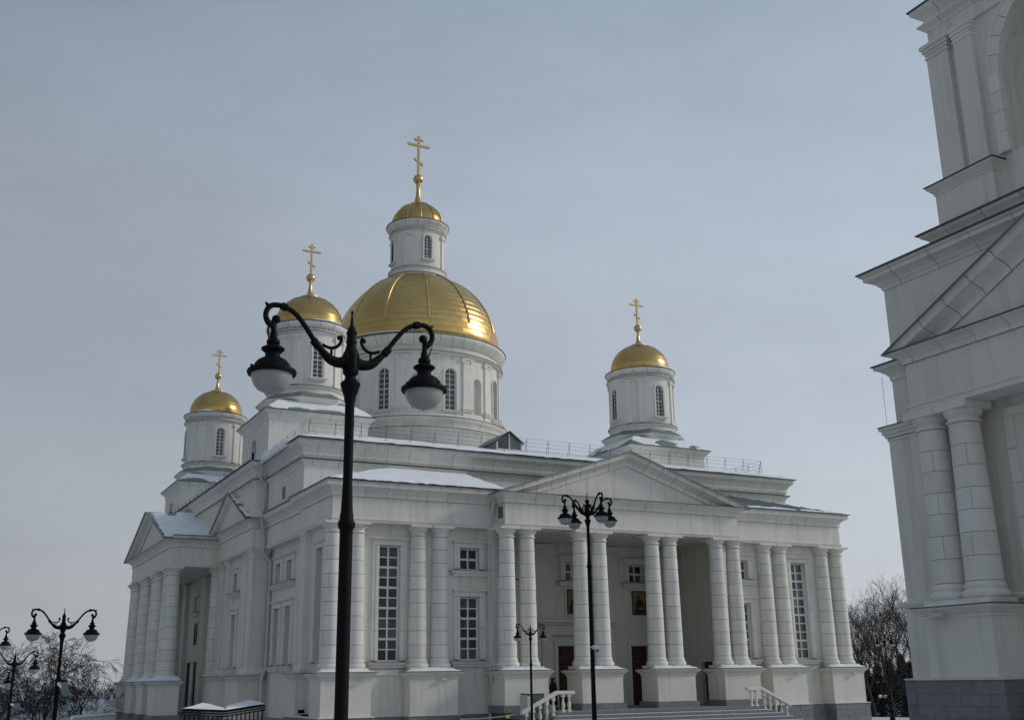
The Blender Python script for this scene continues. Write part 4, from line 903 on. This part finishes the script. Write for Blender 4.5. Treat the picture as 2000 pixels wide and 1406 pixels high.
for s in (-1, 1):
    y0, y1 = min(s*3.15,s*5.29), max(s*3.15,s*5.29); p = put('pedestal', MB().box(-5.29,-3.0,y0,y1,15.72,17.0), 'plaster', bell)
    c = MB(); z = 16.98
    c.box(-5.32,-3.0,y0-.03,y1+.03,z,z+.06); c.frustum(-5.33,-3.0,y0-.04,y1+.04,z+.062,-5.46,-3.0,y0-.17,y1+.17,z+.22); c.box(-5.48,-3.0,y0-.19,y1+.19,z+.222,z+.30)
    put('pedestal_cap', c, 'stone', p); put('drip_edge', MB().box(-5.53,-3.0,y0-.24,y1+.24,z+.302,z+.33), 'drip', p)
    for a, b, xx in ((4.27,5.09,-5.09),(3.36,4.03,-5.09)):
        q0, q1 = min(s*a,s*b), max(s*a,s*b)
        pp_ = put('pilaster', MB().box(xx,-4.0 if a > 4.2 else -4.6,q0,q1,17.4,21.75), 'plaster', bell)
        put('base', MB().box(xx-.08,-4.6,q0-.08,q1+.08,17.31,17.5), 'stone', pp_)
        c = MB()
        for z0, z1, g in ((21.75,21.82,.04),(21.9,22.0,.04),(22.002,22.12,.09),(22.122,22.25,.14)):
            g *= 1 if a > 4.2 else .68
            c.box(xx-g,-4.6,q0-g,q1+g,z0,z1)
        c.box(xx-.002,-4.6,q0-.002,q1+.002,21.82,21.9); put('capital', c, 'stone', pp_)
tbox('wall', 5.0, 22.26, 23.3)
tcornice(5.0, [(-.2,22.75),(.02,22.75),(.05,22.85),(.22,22.95),(.22,23.0),(.05,23.04),(.05,23.2),(.12,23.28),(.28,23.4),(.34,23.46),(.34,23.58),(-.2,23.58)], 1.3, drip=[(-.2,23.582),(.40,23.582),(.40,23.62),(-.2,23.75)])
tbox('wall', 4.3, 23.5, 27.5); put('roof', MB().frustum(-4.5,4.5,-4.5,4.5,27.5,-1.0,1.0,-1.0,1.0,29.5), 'roof', bell)
put('lightning_wire', MB().tube([(-6.85,6.85,11.3),(-6.83,6.87,10.5),(-6.80,6.9,9.75)], .008, 4), 'steel', bell)
mb = MB()
for sy in (-1, 1): snow_lump(mb, TX-8.2, TX-7.9, TY+min(sy*2.9,sy*5.4), TY+max(sy*2.9,sy*5.4), 4.325, .05, 4, 12)
snow_obj(mb, 'thin snow on the pedestal ledge of the bell tower')

# ================================================================== STREET LAMPS
HEAD = MB().lathe([(.012,5.12),(.028,5.06),(.03,5.03),(.05,5.01),(.052,4.985),(.04,4.975),(.088,4.948),(.09,4.935),(.058,4.905),(.056,4.865),(.085,4.862),(.112,4.845),(.134,4.818),(.147,4.788),(.152,4.775),(.186,4.768),(.190,4.752),(.183,4.733),(.160,4.735),(.01,4.74)], 28)
for a in range(4): HEAD.lathe([(.001,4.79),(.012,4.785),(.012,4.77),(.001,4.77)], 6, cx=.178*math.cos(a*PI/2+.3), cy=.178*math.sin(a*PI/2+.3))
HEAD = HEAD.mesh('lamp_head', 'iron', True)
GLOBE = MB().lathe([(.158,4.742),(.157,4.725),(.150,4.69),(.133,4.652),(.105,4.618),(.07,4.60),(.03,4.592),(.018,4.587),(.016,4.578),(.001,4.576)], 28).mesh('globe', 'globe', True)
ar = [(.045,4.915),(.10,4.905),(.16,4.92),(.215,4.965),(.275,5.03),(.36,5.15),(.44,5.24),(.525,5.283),(.60,5.288),(.645,5.262),(.664,5.205),(.648,5.155),(.615,5.125)]
rr = [.055,.048,.042,.034,.024,.022,.022,.023,.024,.024,.024,.026,.03]
arp = smooth_path([(x, z, r*.86) for (x, z), r in zip(ar, rr)], 5); ARM = MB().tube([(x,0,z) for x, z, _ in arp], [r for _, _, r in arp], 12)
ARM.sphere((.585,0,5.178), .033, 12, 8).tube([(.615,0,5.12),(.60,0,5.16),(.585,0,5.178)], [.026,.022,.02], 8).tube([(.607,0,5.14),(.60,0,5.10),(.598,0,5.06)], [.03,.02,.018], 8)
ARM.tube([(.262,0,5.012),(.30,0,5.058)], .031, 10).tube([(.51,0,5.278),(.55,0,5.29)], .03, 10).tube([(.64,0,5.27),(.672,0,5.30)], [.022,.006], 6)
ARM = ARM.mesh('arm', 'iron', True)
SCR = MB().tube(smooth_path([(.225,0,5.03),(.19,0,5.015),(.15,0,5.012),(.11,0,5.03),(.085,0,5.065),(.08,0,5.10),(.092,0,5.115)], 4), .013, 8).sphere((.098,0,5.098), .019, 10, 6).tube([(.155,0,5.01),(.155,0,4.95)], .010, 6).mesh('scroll', 'iron', True)
def lamp(x, y, z, label, arms=2, ext=0.0, rz=0.0, group='street lamps on the square', head_snow=False):
    L = empty('street_lamp', (x, y, z), label, 'street lamp', group, rz)
    e = ext
    pole = [(.20,0),(.20,.10),(.17,.14),(.16,.2),(.16,.55),(.13,.62),(.115,.72),(.105,.95),(.125,1.0),(.125,1.05),(.09,1.12),(.062,1.2),(.055,1.3),(.0485,2.4+e*.6),(.0475,3.60+e),(.0475,3.66+e),(.062,3.68+e),(.064,3.71+e),(.05,3.735+e),(.05,3.76+e),(.044,3.79+e),(.035,4.0+e),(.035,4.60+e),(.043,4.625+e),(.043,4.645+e),(.056,4.68+e),(.073,4.735+e),(.076,4.75+e),(.042,4.785+e),(.038,4.805+e),(.058,4.83+e),(.06,4.86+e),(.058,4.99+e),(.042,5.02+e),(.036,5.06+e),(.042,5.075+e),(.036,5.09+e),(.036,5.13+e),(.043,5.15+e),(.030,5.17+e),(.030,5.185+e),(.02,5.195+e),(.013,5.215+e)]
    put('pole', MB().lathe(pole, 24), 'iron', L, smooth=True)
    if arms == 2: fin = [(.016,5.205+e),(.013,5.22+e),(.007,5.29+e),(.006,5.30+e),(.011,5.307+e),(.009,5.322+e),(.001,5.328+e)]
    else: fin = [(.02,5.1+e),(.018,5.13+e),(.062,5.20+e),(.064,5.21+e),(.02,5.215+e),(.014,5.24+e),(.010,5.35+e),(.012,5.36+e),(.001,5.40+e)]
    put('finial', MB().lathe(fin, 14), 'iron', L, smooth=True)
    for k in range(8): pass
    orn = MB()
    for k in range(8): a = k*PI/4; orn.lathe([(.001,4.86+e),(.012,4.87+e),(.014,4.92+e),(.010,4.97+e),(.001,4.98+e)], 6, cx=.058*math.cos(a), cy=.058*math.sin(a))
    put('ornament', orn, 'iron', L, smooth=True)
    for k in range(arms):
        a = 2*PI*k/arms; am = obj('arm', ARM, L, (0,0,e), a); obj('scroll', SCR, am)
        hx, hy = .598*math.cos(a), .598*math.sin(a); h = obj('lamp_head', HEAD, L, (hx,hy,e+5.06*.055), 0, (.945,.945,.945)); obj('globe', GLOBE, h)
    return L
def lamp_at(px, py, hd, label, **k):
    p = spot(px, py, hd); top = 5.325+k.get('ext', 0)+(.07 if k.get('arms', 2) == 4 else 0)
    return lamp(p.x, p.y, p.z-top, label, **k)
l0 = lamp_at(685.4, 608, 8.0, 'tall black twin-arm street lamp nearest the camera, in front of the cathedral')
l0.location.x, l0.location.y = 2.577, 7.573; l0.location.z = 0.0
wr_ = MB()
for s in (-1, 1):
    for q in range(3): wr_.tube([(s*.60+.02*q,0,5.06),(s*.60+s*(.035+.01*q),.02,5.04+.02*q),(s*.60+s*.05,-.02*q,5.09+.015*q),(s*.60+s*.03,.01,5.02-.01*q)], .0025, 4)
put('loose_wire', wr_, 'iron', l0)
p = spot(1146, 961, 25.2); lamp(p.x, p.y, 0, 'black four-armed street lamp in front of the portico', arms=4, ext=p.z-5.40)
lamp_at(1035.5, 1217.5, 46.2, 'small black twin-arm street lamp before the left pedestal of the portico')
lamp_at(127, 1187, 26.6, 'black twin-arm street lamp left of the side portico carrying a pale flared banner')
lamp_at(31, 1270, 39.0, 'black twin-arm street lamp before the weeping tree, right arm in view')
lamp_at(-28, 1222, 37.5, 'street lamp cut off by the left edge, one hanging head showing')
lamp_at(-14, 1305, 50.0, 'low street lamp half hidden in the trees at the left edge')
lamp_at(1726, 1238, 71.0, 'black twin-arm street lamp between cathedral and bell tower, nearer one')
lamp_at(1722, 1318, 118.0, 'far street lamp low between cathedral and bell tower')
# banners on two left lamps
def banner(px, py, hd, w, h, label):
    p = spot(px, py, hd); right = Vector((.95, -.3, 0)).normalized(); o = empty('lamp_banner', p, label, 'banner')
    m = MB(); n = 10; vs = []
    for i in range(n+1):
        t = i/n; z = -h*t; x0 = .02+.25*w*t**1.2; x1 = .55*w+.45*w*t**3
        for xx in (x0, x0+(x1-x0)*.5, x1): vs.append((right.x*xx, right.y*xx+.03*math.sin(6*t+xx*9), z))
    vs2 = [(a, b+.012, c) for a, b, c in vs]; k = len(vs)
    m.add(vs+vs2, [f for i in range(n) for j in range(2) for f in ((i*3+j, i*3+j+1, i*3+j+4, i*3+j+3), (k+i*3+j+3, k+i*3+j+4, k+i*3+j+1, k+i*3+j))])
    put('cloth', m, 'teal', o)
    m = MB(); m.add([(-.02,0,0),(.10*w,0,0),(.32*w,-.03,-h*.62),(.30*w,-.03,-h*.95),(.2*w,-.02,-h*.5),(-.02,.0,-.06)], [(0,1,2,3,4,5)]); put('band', m, 'white', o)
    put('bracket', MB().box(-.06,.5*w,-.02,.02,.0,.035), 'iron', o)
banner(114, 1331, 26.5, .38, .30, 'pale green flared banner on the left street lamp')
banner(22, 1372, 38.8, .45, .22, 'small grey banner on the lamp before the weeping tree')
p = spot(1163, 1262, 25.1); sc_ = empty('security_camera', p, 'small white security camera on the four-armed lamp post', 'camera')
put('body', MB().box(-.05,.09,-.05,.05,-.06,.03), 'white', sc_); put('bracket', MB().box(-.16,-.05,-.015,.015,-.03,0.0), 'zinc', sc_); put('dome', MB().sphere((.05,0,-.08), .04, 10, 6), 'cabinet', sc_, smooth=True)

# ================================================================== ICONS, BALUSTRADES, PERSON, SMALL THINGS
def ell(cx, cz, a, b, n=18, y0=0, y1=.004): return [(cx+a*math.cos(2*PI*i/n), cz+b*math.sin(2*PI*i/n)) for i in range(n)]
def icon(x, y, rz, zc, w, h, label, lean):
    o = empty('icon', (CX+x, CY+y, zc), label, 'icon', 'framed icons on the porch walls', rz)
    fr = MB()
    for s in (-1, 1): fr.box(min(s*w/2, s*(w/2-.06)), max(s*w/2, s*(w/2-.06)), -.07, 0, -h/2, h/2); fr.box(-w/2+.06, w/2-.06, -.07, 0, min(s*h/2, s*(h/2-.06)), max(s*h/2, s*(h/2-.06)))
    put('frame', fr, 'wood', o)
    mo = MB()
    for s in (-1, 1): mo.box(min(s*(w/2+.002), s*(w/2+.10)), max(s*(w/2+.002), s*(w/2+.10)), -.05, 0, -h/2-.1, h/2+.1); mo.box(-w/2, w/2, -.05, 0, min(s*(h/2+.002), s*(h/2+.1)), max(s*(h/2+.002), s*(h/2+.1)))
    put('moulding', mo, 'stone', o)
    put('ground', MB().box(-w/2+.06, w/2-.06, -.02, 0, -h/2+.06, h/2-.06), 'board', o)
    k = lean
    put('robe', MB().prism([(-.34+k,-h/2+.08),(.36+k,-h/2+.08),(.33+k,-.25),(.27+k,.02),(.14+k,.14),(.03,.20),(-.08,.18),(-.20+k*.3,.05),(-.28+k*.6,-.2)], -.026, -.021), 'robe', o)
    put('hair', MB().prism(ell(-.02,.30,.105,.135), -.029, -.022), 'hair', o)
    put('face', MB().prism(ell(-.02,.285,.06,.085), -.033, -.030), 'face', o)
    put('beard', MB().prism(ell(-.02,.215,.045,.05), -.036, -.0335), 'hair', o)
    put('sleeve', MB().prism([(-.1,-.32),(.24,-.36),(.30,-.30),(.1,-.22),(-.06,-.26)], -.031, -.027), 'pale', o)
icon(0.03, PYB-.005, 0, 6.5, .94, 1.28, 'framed gold-ground icon over the middle porch door', .0)
icon(4.06, PYB-.005, 0, 6.5, .96, 1.28, 'framed gold-ground icon over the right porch door, figure leaning forward', .05)
icon(-14.36, 1.8, A, 5.8, .9, 1.4, 'narrow dark icon above the side portico door', .0)

BAL = MB().box(-.075,.075,-.075,.075,0,.10).lathe([(.05,.10),(.06,.115),(.05,.135),(.045,.15),(.07,.22),(.078,.28),(.07,.36),(.045,.46),(.036,.52),(.05,.54),(.05,.555),(.036,.57),(.04,.62)], 14).box(-.075,.075,-.075,.075,.62,.70).mesh('baluster', 'trim', True)
def balustrade(s, label):
    Y = -30.0; o = empty('balustrade', (CX+s*5.2, CY+Y, 1.27), label, 'balustrade', 'stair balustrades of the portico')
    xs_ = [.05-.30, .05]+[.37+.33*i+.16 for i in range(5)]
    for i, x in enumerate(xs_):
        zb = 0 if i < 2 else -.15*(i-1)
        obj('baluster', BAL, o, (s*x, 0, zb-.002))
        if i >= 2: put('riser_block', MB().box(s*x-.11, s*x+.11, -.11, .11, zb-.15, zb-.003), 'trim', o)
        top = zb+.70; rail_z = .74 if x < .35 else .74-.4545*(x-.35)
        if rail_z-top > .02: put('block', MB().box(s*x-.06, s*x+.06, -.06, .06, top-.003, rail_z), 'trim', o)
    r = [(-.5,.73),(.35,.73),(2.08,.73-.4545*1.73),(2.08,.84-.4545*1.73),(.37,.84),(-.5,.84)]
    put('handrail', MB().prism([(s*a, b) for a, b in r], -.11, .11), 'trim', o)
    sn = MB().prism([(s*a, b) for a, b in [(-.48,.842),(.36,.842),(2.04,.842-.4545*1.68),(2.04,.86-.4545*1.68),(.37,.875),(-.48,.865)]], -.08, .09); put('snow_strip', sn, 'snow', o)
balustrade(-1, 'white stone stair balustrade left of the portico steps'); balustrade(1, 'white stone stair balustrade right of the portico steps')

# person standing on the porch
pr = empty('person', (26.62, 47.35, 1.27), 'person in black coat and dark headscarf standing on the porch', 'person', rz=math.radians(25))
vv = []; ee = []; ra = []
def sk(p, r, par=None):
    vv.append(p); ra.append(r)
    if par is not None: ee.append((par, len(vv)-1))
    return len(vv)-1
pe = sk((0,0,.72),.13); ch = sk((0,.01,1.0),.14,pe); sh = sk((0,.0,1.14),.11,ch); nk = sk((0,-.01,1.21),.05,sh); h0 = sk((0,-.03,1.28),.075,nk); h1 = sk((0,-.02,1.38),.06,h0)
for s in (-1, 1):
    a = sk((s*.15,0,1.12),.055,sh); b = sk((s*.20,.0,.90),.042,a); c = sk((s*.10,-.16,.80),.03,b); hd_ = sk((s*.04,-.20,.80),.024,c)
    for f in range(4): q = sk((s*(.03-.0),-.225-.004*f,.825-.014*f),.008,hd_); sk((-s*.02,-.235-.004*f,.82-.014*f),.007,q)
    q = sk((s*.03,-.21,.84),.009,hd_); sk((s*.005,-.225,.855),.008,q)
    a = sk((s*.085,0,.62),.085,pe); b = sk((s*.09,-.01,.36),.06,a); c = sk((s*.09,.02,.07),.04,b); sk((s*.10,-.11,.04),.035,c)
me = bpy.data.meshes.new('body'); me.from_pydata(vv, ee, []); bo = obj('body', me); bo.modifiers.new('skin', 'SKIN')
for i, r in enumerate(ra): me.skin_vertices[0].data[i].radius = (r, r)
me.skin_vertices[0].data[0].use_root = True
sb = bo.modifiers.new('sub', 'SUBSURF'); sb.levels = 1; sb.render_levels = 1
dg = bpy.context.evaluated_depsgraph_get(); dg.update(); m2 = bpy.data.meshes.new_from_object(bo.evaluated_get(dg)); bo.modifiers.clear(); bo.data = m2; bo.parent = pr
m2.materials.clear(); m2.materials.append(M['skin']); m2.polygons.foreach_set('use_smooth', [True]*len(m2.polygons))
ct = MB().lathe([(.21,.18),(.225,.22),(.20,.55),(.175,.75),(.165,.95),(.175,1.08),(.13,1.17),(.06,1.2)], 20); ct.v = [(x*1.12, y*.85, z) for x, y, z in ct.v]
for s in (-1, 1): ct.tube([(s*.14,0,1.13),(s*.215,.0,.92),(s*.20,-.04,.86),(s*.10,-.16,.80)], [.08,.07,.065,.05], 10)
put('coat', ct, 'coat', pr, smooth=True)
sc_ = MB().lathe([(.13,1.12),(.125,1.18),(.10,1.24),(.103,1.32),(.095,1.39),(.06,1.425),(.01,1.435)], 18, -PI/2+.75, 2*PI-PI/2-.75); sc_.lathe([(.13,1.12),(.115,1.17),(.06,1.20)], 18); put('headscarf', sc_, 'coat', pr, smooth=True)
fc = MB()
for s in (-1, 1): fc.sphere((s*.028,-.092,1.315), .009, 8, 6)
put('eye', fc, 'coat', pr); put('nose', MB().sphere((0,-.105,1.29), .014, 8, 6, 1.4), 'skin', pr, smooth=True); put('mouth', MB().box(-.022,.022,-.101,-.09,1.255,1.263), 'hair', pr)
for s in (-1, 1): put('boot', MB().box(s*.095-.05,s*.095+.05,-.16,.06,0,.09).lathe([(.055,.08),(.06,.25),(.03,.26)], 10, cx=s*.09, cy=.01), 'coat', pr)

# grey cabinet beside the stairs
cb = empty('electrical_cabinet', (CX-6.25, CY-29.1, .5), 'grey metal cabinet topped with snow beside the left stair balustrade', 'cabinet')
put('body', MB().box(-.42,.42,-.3,.3,0,1.55), 'cabinet', cb); put('side_panel', MB().box(-.46,-.424,-.3,.3,.05,1.5).box(-.43,-.25,-.33,-.304,.1,1.45), 'zinc', cb); put('top', MB().box(-.46,.46,-.34,.34,1.552,1.58), 'snow', cb)
lv = MB().box(-.22,.4,-.325,-.304,0,.05).mesh('louver', 'cabinet')
for i in range(12): obj('louver', lv, cb, (0,0,.15+.105*i))

# rope barrier with a yellow tag
rb = empty('rope_barrier', (CX-9, CY-29.6, 0), 'slack white rope with yellow tag strung before the left pedestal', 'rope barrier')
a, b = spot(896,1404,47.0), spot(1030,1390,48.5); o_ = Vector((CX-9, CY-29.6, 0)); pts = []
for i in range(25):
    t = i/24; q = a.lerp(b, t)-o_; q.z -= .07*math.sin(PI*t); pts.append(q)
put('rope', MB().tube(pts, .014, 6), 'rope', rb)
q = pts[17]; put('tag', MB().box(q.x-.08,q.x+.08,q.y-.01,q.y+.01,q.z-.10,q.z+.03), 'yellow', rb)
for q in (pts[0], pts[-1]): put('post', MB().lathe([(.14,0),(.14,.03),(.025,.05),(.025,q.z-.01),(.035,q.z),(.03,q.z+.04),(.001,q.z+.05)], 12, cx=q.x, cy=q.y), 'iron', rb, smooth=True)

# iron canopy over the basement stair
C0, C1, C2 = spot(356,1386,47.5), spot(440,1389,47.5), spot(518,1376.5,49.5)
base = Vector((C1.x, C1.y, 0)); cnp = empty('entrance_canopy', base, 'low black iron canopy with lattice edge and snowy roof by the side wall', 'canopy')
B = (C1-C0)+(C2-C1); back = Vector((-.35, 1.0, 0)).normalized()
l0_, l1_, l2_ = C0-base, C1-base, C2-base
r0 = l0_+Vector((1.0,.7,.17)); r1 = l1_+Vector((.25,1.2,.08)); r2_ = l2_+Vector((-.55,.8,.15))
b0, b1, b2 = l0_+Vector((1.6,1.6,0)), l1_+Vector((.5,2.4,.05)), l2_+Vector((-.2,1.9,0))
put('roof', MB().add([l0_,l1_,l2_,r0,r1,r2_,b0,b1,b2], [(0,1,4,3),(1,2,5,4),(3,4,7,6),(4,5,8,7),(0,3,6),(2,8,5)]), 'iron', cnp)
sn = MB()
up = Vector((0,0,.05)); snow_sheet(sn, [l0_+up, l1_+up, r1+up+Vector((0,0,-.05)), r0+up], 24, 8, .07, .05, seed=21); snow_sheet(sn, [l1_+up, l2_+up, r2_+up, r1+up], 24, 8, .07, .05, seed=22)
put('snow_cover', sn, 'snow', cnp, smooth=True)
for a, b in ((l0_,l1_),(l1_,l2_)):
    f = MB(); n = 16
    for h in (0, -.09, -.19): f.tube([a+Vector((0,0,h)), b+Vector((0,0,h))], .022 if h else .03, 5)
    for i in range(n+1): q = a.lerp(b, i/n); f.tube([q, q+Vector((0,0,-.19))], .009, 4)
    for i in range(n): q, w = a.lerp(b, (i+.2)/n), a.lerp(b, (i+.8)/n); f.tube([q+Vector((0,0,-.02)), w+Vector((0,0,-.17))], .008, 4); f.tube([w+Vector((0,0,-.02)), q+Vector((0,0,-.17))], .008, 4)
    put('lattice', f, 'iron', cnp)
    for i in range(0, 9):
        q = a.lerp(b, (i+.6)/9.2); put('post', MB().tube([q+Vector((0,0,-.19)), Vector((q.x,q.y,ground_z(base.x+q.x,base.y+q.y)))], .024, 6), 'iron', cnp)

# white balustrade fence beyond the side portico, houses in the distance
fa, fb = spot(140,1399,66), spot(224,1399,72)
fn = empty('balustrade_fence', (fa.x, fa.y, ground_z(fa.x, fa.y)), 'low white balustrade fence left of the side portico', 'fence'); n = 14; fz0 = ground_z(fa.x, fa.y)
v = fb-fa; v.z = 0; hgt = fa.z-fz0
for i in range(n+1): q = v*(i/n); put('post', MB().box(q.x-.08,q.x+.08,q.y-.08,q.y+.08,0,hgt-.12), 'trim', fn)
put('handrail', MB().tube([Vector((0,0,hgt-.06)), v+Vector((0,0,hgt-.06))], .12, 4), 'snow', fn); put('base_rail', MB().tube([Vector((0,0,.2)), v+Vector((0,0,.2))], .12, 4), 'trim', fn)
def house(px, py, hd, w, d, hh, rh, label, rz=0.2):
    p = spot(px, py, hd); zb = p.z-hh-rh
    o = empty('house', (p.x, p.y, zb), label, 'house', 'small houses among the bare trees', rz)
    put('wall', MB().box(-w/2,w/2,-d/2,d/2,0,hh), 'house_wall', o)
    r = put('roof', MB().add([(-w/2-.3,-d/2-.3,hh),(w/2+.3,-d/2-.3,hh),(w/2+.3,d/2+.3,hh),(-w/2-.3,d/2+.3,hh),(-w/2+.5,0,hh+rh),(w/2-.5,0,hh+rh)], [(0,1,5,4),(2,3,4,5),(1,2,5),(3,0,4),(3,2,1,0)]), 'roof', o)
    put('snow_cover', MB().add([(-w/2-.35,-d/2-.35,hh+.08),(w/2+.35,-d/2-.35,hh+.08),(w/2+.35,d/2+.35,hh+.08),(-w/2-.35,d/2+.35,hh+.08),(-w/2+.5,0,hh+rh+.1),(w/2-.5,0,hh+rh+.1)], [(0,1,5,4),(2,3,4,5),(1,2,5),(3,0,4)]), 'snow', r)
    for i in range(3): put('window', MB().box(-w/2+w*(i+.5)/3-.5,-w/2+w*(i+.5)/3+.5,-d/2-.04,-d/2+.02,hh*.35,hh*.8), 'glass', o)
house(122, 1369, 95, 11, 8, 3.2, 1.7, 'low house with snowy hipped roof behind the bare trees')
house(-40, 1385, 120, 14, 9, 4, 2, 'grey house with snowy roof at the far left edge', .1)
house(1735, 1392, 150, 12, 8, 2.6, 1.4, 'distant low house between cathedral and bell tower', .5)

# ================================================================== TREES
def tree(px, hd, top_py, label, seed, spread=.5, droop=0.0, lean=0.0, levels=5, base_r=None, kids=(6,4,4,4,3), name='bare_tree', group='bare winter trees', start=.28, twig='twig'):
    rnd = random.Random(seed); t = spot(px, top_py, hd); z0 = ground_z(t.x, t.y); H = t.z-z0
    o = empty(name, (t.x, t.y, z0), label, 'tree', group)
    trunk, crown = MB(), MB(); R0 = base_r or H*.016
    def grow(p, d, L, r, lv):
        segs = (7, 5, 4, 3, 3, 2)[lv]; pts = [p]; rs_ = [r]; q = p.copy(); dd = d.copy()
        for i in range(segs):
            dd = (dd+Vector((rnd.gauss(0,1), rnd.gauss(0,1), rnd.gauss(0,1)))*(.05 if lv == 0 else .11)+Vector((0,0,(.10 if lv in (1,2) else .05) if not droop else (.08 if lv < 2 else -droop)))).normalized()
            q = q+dd*(L/segs); pts.append(q.copy()); rs_.append(r*(1-.62*(i+1)/segs) if lv < 5 else r)
        (trunk if lv < 2 else crown).tube(pts, [max(.012, x) for x in rs_], (7, 5, 4, 3, 3, 3)[lv], cap=False)
        if lv >= levels: return
        n = kids[lv]; n = n+rnd.choice((-1, 0, 0, 1)) if lv else n
        for k in range(max(2, n)):
            f = (start+(1-start)*(k+rnd.random())/n) if lv == 0 else .25+.75*(k+rnd.random())/n
            i = min(segs-1, int(f*segs)); u = f*segs-i; pos = pts[i].lerp(pts[i+1], min(1, u)); rr_ = rs_[i]*(.62 if lv else .55)
            ax = (pts[i+1]-pts[i]).normalized(); s = ax.orthogonal().normalized(); s.rotate(Matrix.Rotation(rnd.random()*2*PI if lv else k*2.4+rnd.random(), 3, ax))
            nd = (ax*(1-spread*.55)+s*spread*(1.15 if lv == 0 else 1)).normalized()
            grow(pos, nd, L*rnd.uniform(.48,.70)*(1-.25*f if lv == 0 else 1), max(.012, rr_), lv+1)
    grow(Vector((0,0,-.2)), Vector((lean,0,1)).normalized(), H*.82, R0, 0)
    zmax = max(v[2] for v in trunk.v+crown.v); k = H/zmax
    for m_ in (trunk, crown): m_.v = [(x*k, y*k, z*k) for x, y, z in m_.v]
    obj('trunk', trunk.mesh('trunk', 'bark', False, False), o); obj('crown', crown.mesh('crown', twig, False, False), o)
tree(96, 84, 1226, 'tall weeping birch behind the left street lamps', 3, .45, .13, kids=(9,5,4,4,4), start=.25)
tree(52, 92, 1236, 'weeping birch at the far left with drooping twigs', 4, .45, .13, kids=(9,5,4,4,3), start=.25)
tree(8, 88, 1250, 'bare tree cut by the left edge', 5, .5, .10, kids=(9,5,4,4,3), start=.2)
tree(74, 76, 1310, 'small bare tree under the weeping birches', 6, .6, .08, kids=(6,4,4,3,3), start=.15)
tree(160, 78, 1283, 'spreading bare tree left of the side portico', 8, .62, 0, lean=.03, kids=(6,4,4,4,3), start=.3, base_r=.2)
tree(196, 96, 1298, 'bare tree reaching towards the side portico', 9, .62, 0, lean=.02, kids=(6,4,4,4,3), start=.25, base_r=.2)
tree(178, 110, 1322, 'low bare shrub-like tree below the portico columns', 10, .7, 0, kids=(7,4,4,3,3), start=.08)
R_ = dict(twig='twig_dark', base_r=.26)
tree(1686, 100, 1150, 'slim bare tree right beside the cathedral corner', 12, .45, 0, kids=(8,4,4,4,3), start=.25, **R_)
tree(1722, 108, 1120, 'tall bare tree in the gap before the bell tower', 13, .45, 0, kids=(8,5,4,4,3), start=.25, **R_)
tree(1757, 96, 1090, 'tallest bare tree half hidden by the bell tower', 14, .45, 0, lean=-.03, kids=(8,5,4,4,3), start=.2, **R_)
tree(1668, 118, 1160, 'bare tree peeping out behind the cathedral corner', 15, .5, 0, kids=(8,4,4,4,3), start=.2, **R_)
tree(1742, 125, 1135, 'thin bare tree far back in the gap', 16, .5, 0, kids=(8,4,4,4,3), start=.2, **R_)
tree(1704, 130, 1165, 'small bare tree low in the gap', 17, .55, 0, kids=(8,4,4,4,3), start=.1, **R_)
def spruce(px, hd, top_py, label, seed):
    rnd = random.Random(seed); t = spot(px, top_py, hd); z0 = ground_z(t.x, t.y); H = t.z-z0
    o = empty('spruce_tree', (t.x, t.y, z0), label, 'tree', 'dark spruces behind the square')
    put('trunk', MB().tube([(0,0,0),(0,0,H)], [H*.02,.02], 6), 'bark', o); m = MB()
    for i in range(2600):
        f = rnd.random()**.8; z = H*(.04+.95*f); R = H*.24*(1-f)+.1; a = rnd.random()*2*PI; r = R*rnd.random()**.5; L = .25+.35*rnd.random()
        p = Vector((r*math.cos(a), r*math.sin(a), z)); d = Vector((math.cos(a+rnd.gauss(0,.5)), math.sin(a+rnd.gauss(0,.5)), -.35+rnd.gauss(0,.2)))*L; s = Vector((-d.y, d.x, rnd.gauss(0,.1))).normalized()*.10
        m.add([p-s, p+d, p+s], [(0,1,2)])
    obj('crown', m.mesh('crown', 'needle', False, False), o)
for i, (px, hd, py) in enumerate(((1690,124,1300),(1712,128,1296),(1735,122,1288),(1757,126,1275),(1776,118,1290),(1672,132,1305))): spruce(px, hd, py, ('dark spruce nearest the cathedral corner','dark spruce left of the far lamp','dark spruce right of the far lamp','broad dark spruce beside the bell tower plinth','dark spruce mostly behind the bell tower','dark spruce mostly behind the cathedral corner')[i], 40+i)
p = spot(1724, 1359, 112); tw = empty('floodlight_mast', (p.x, p.y, ground_z(p.x, p.y)), 'small mast with two round white floodlights between cathedral and bell tower', 'floodlight')
hz = p.z-ground_z(p.x, p.y); rt = Vector((.7,-.7,0))
put('pole', MB().tube([(0,0,0),(0,0,hz)], .05, 8), 'iron', tw)
for q in (-.22, .22):
    k = put('lamp', MB().sphere((rt.x*q, rt.y*q, hz), .17, 14, 8), 'white', tw, smooth=True)
put('crossbar', MB().tube([rt*-.3+Vector((0,0,hz-.2)), rt*.3+Vector((0,0,hz-.2))], .04, 6), 'iron', tw)
# far wood along the horizon
rnd = random.Random(5); m = MB()
for i in range(26000):
    az = rnd.uniform(-8, 62); hd = rnd.uniform(170, 260); a = math.radians(az); x, y = hd*math.sin(a), hd*math.cos(a); z = ground_z(x, y)+rnd.random()**1.5*(5+2*mnoise.noise(Vector((az*.3,0,0))))
    L = rnd.uniform(.8, 2.2); d = Vector((rnd.gauss(0,.5), rnd.gauss(0,.5), 1)).normalized()*L; s = Vector((math.cos(a), -math.sin(a), 0))*rnd.uniform(.02,.06)
    p = Vector((x, y, z)); m.add([p-s, p+d, p+s], [(0,1,2)])
tag(obj('far_wood', m.mesh('far_wood', 'twig', False, False)), 'dark leafless wood along the horizon', kind='stuff')
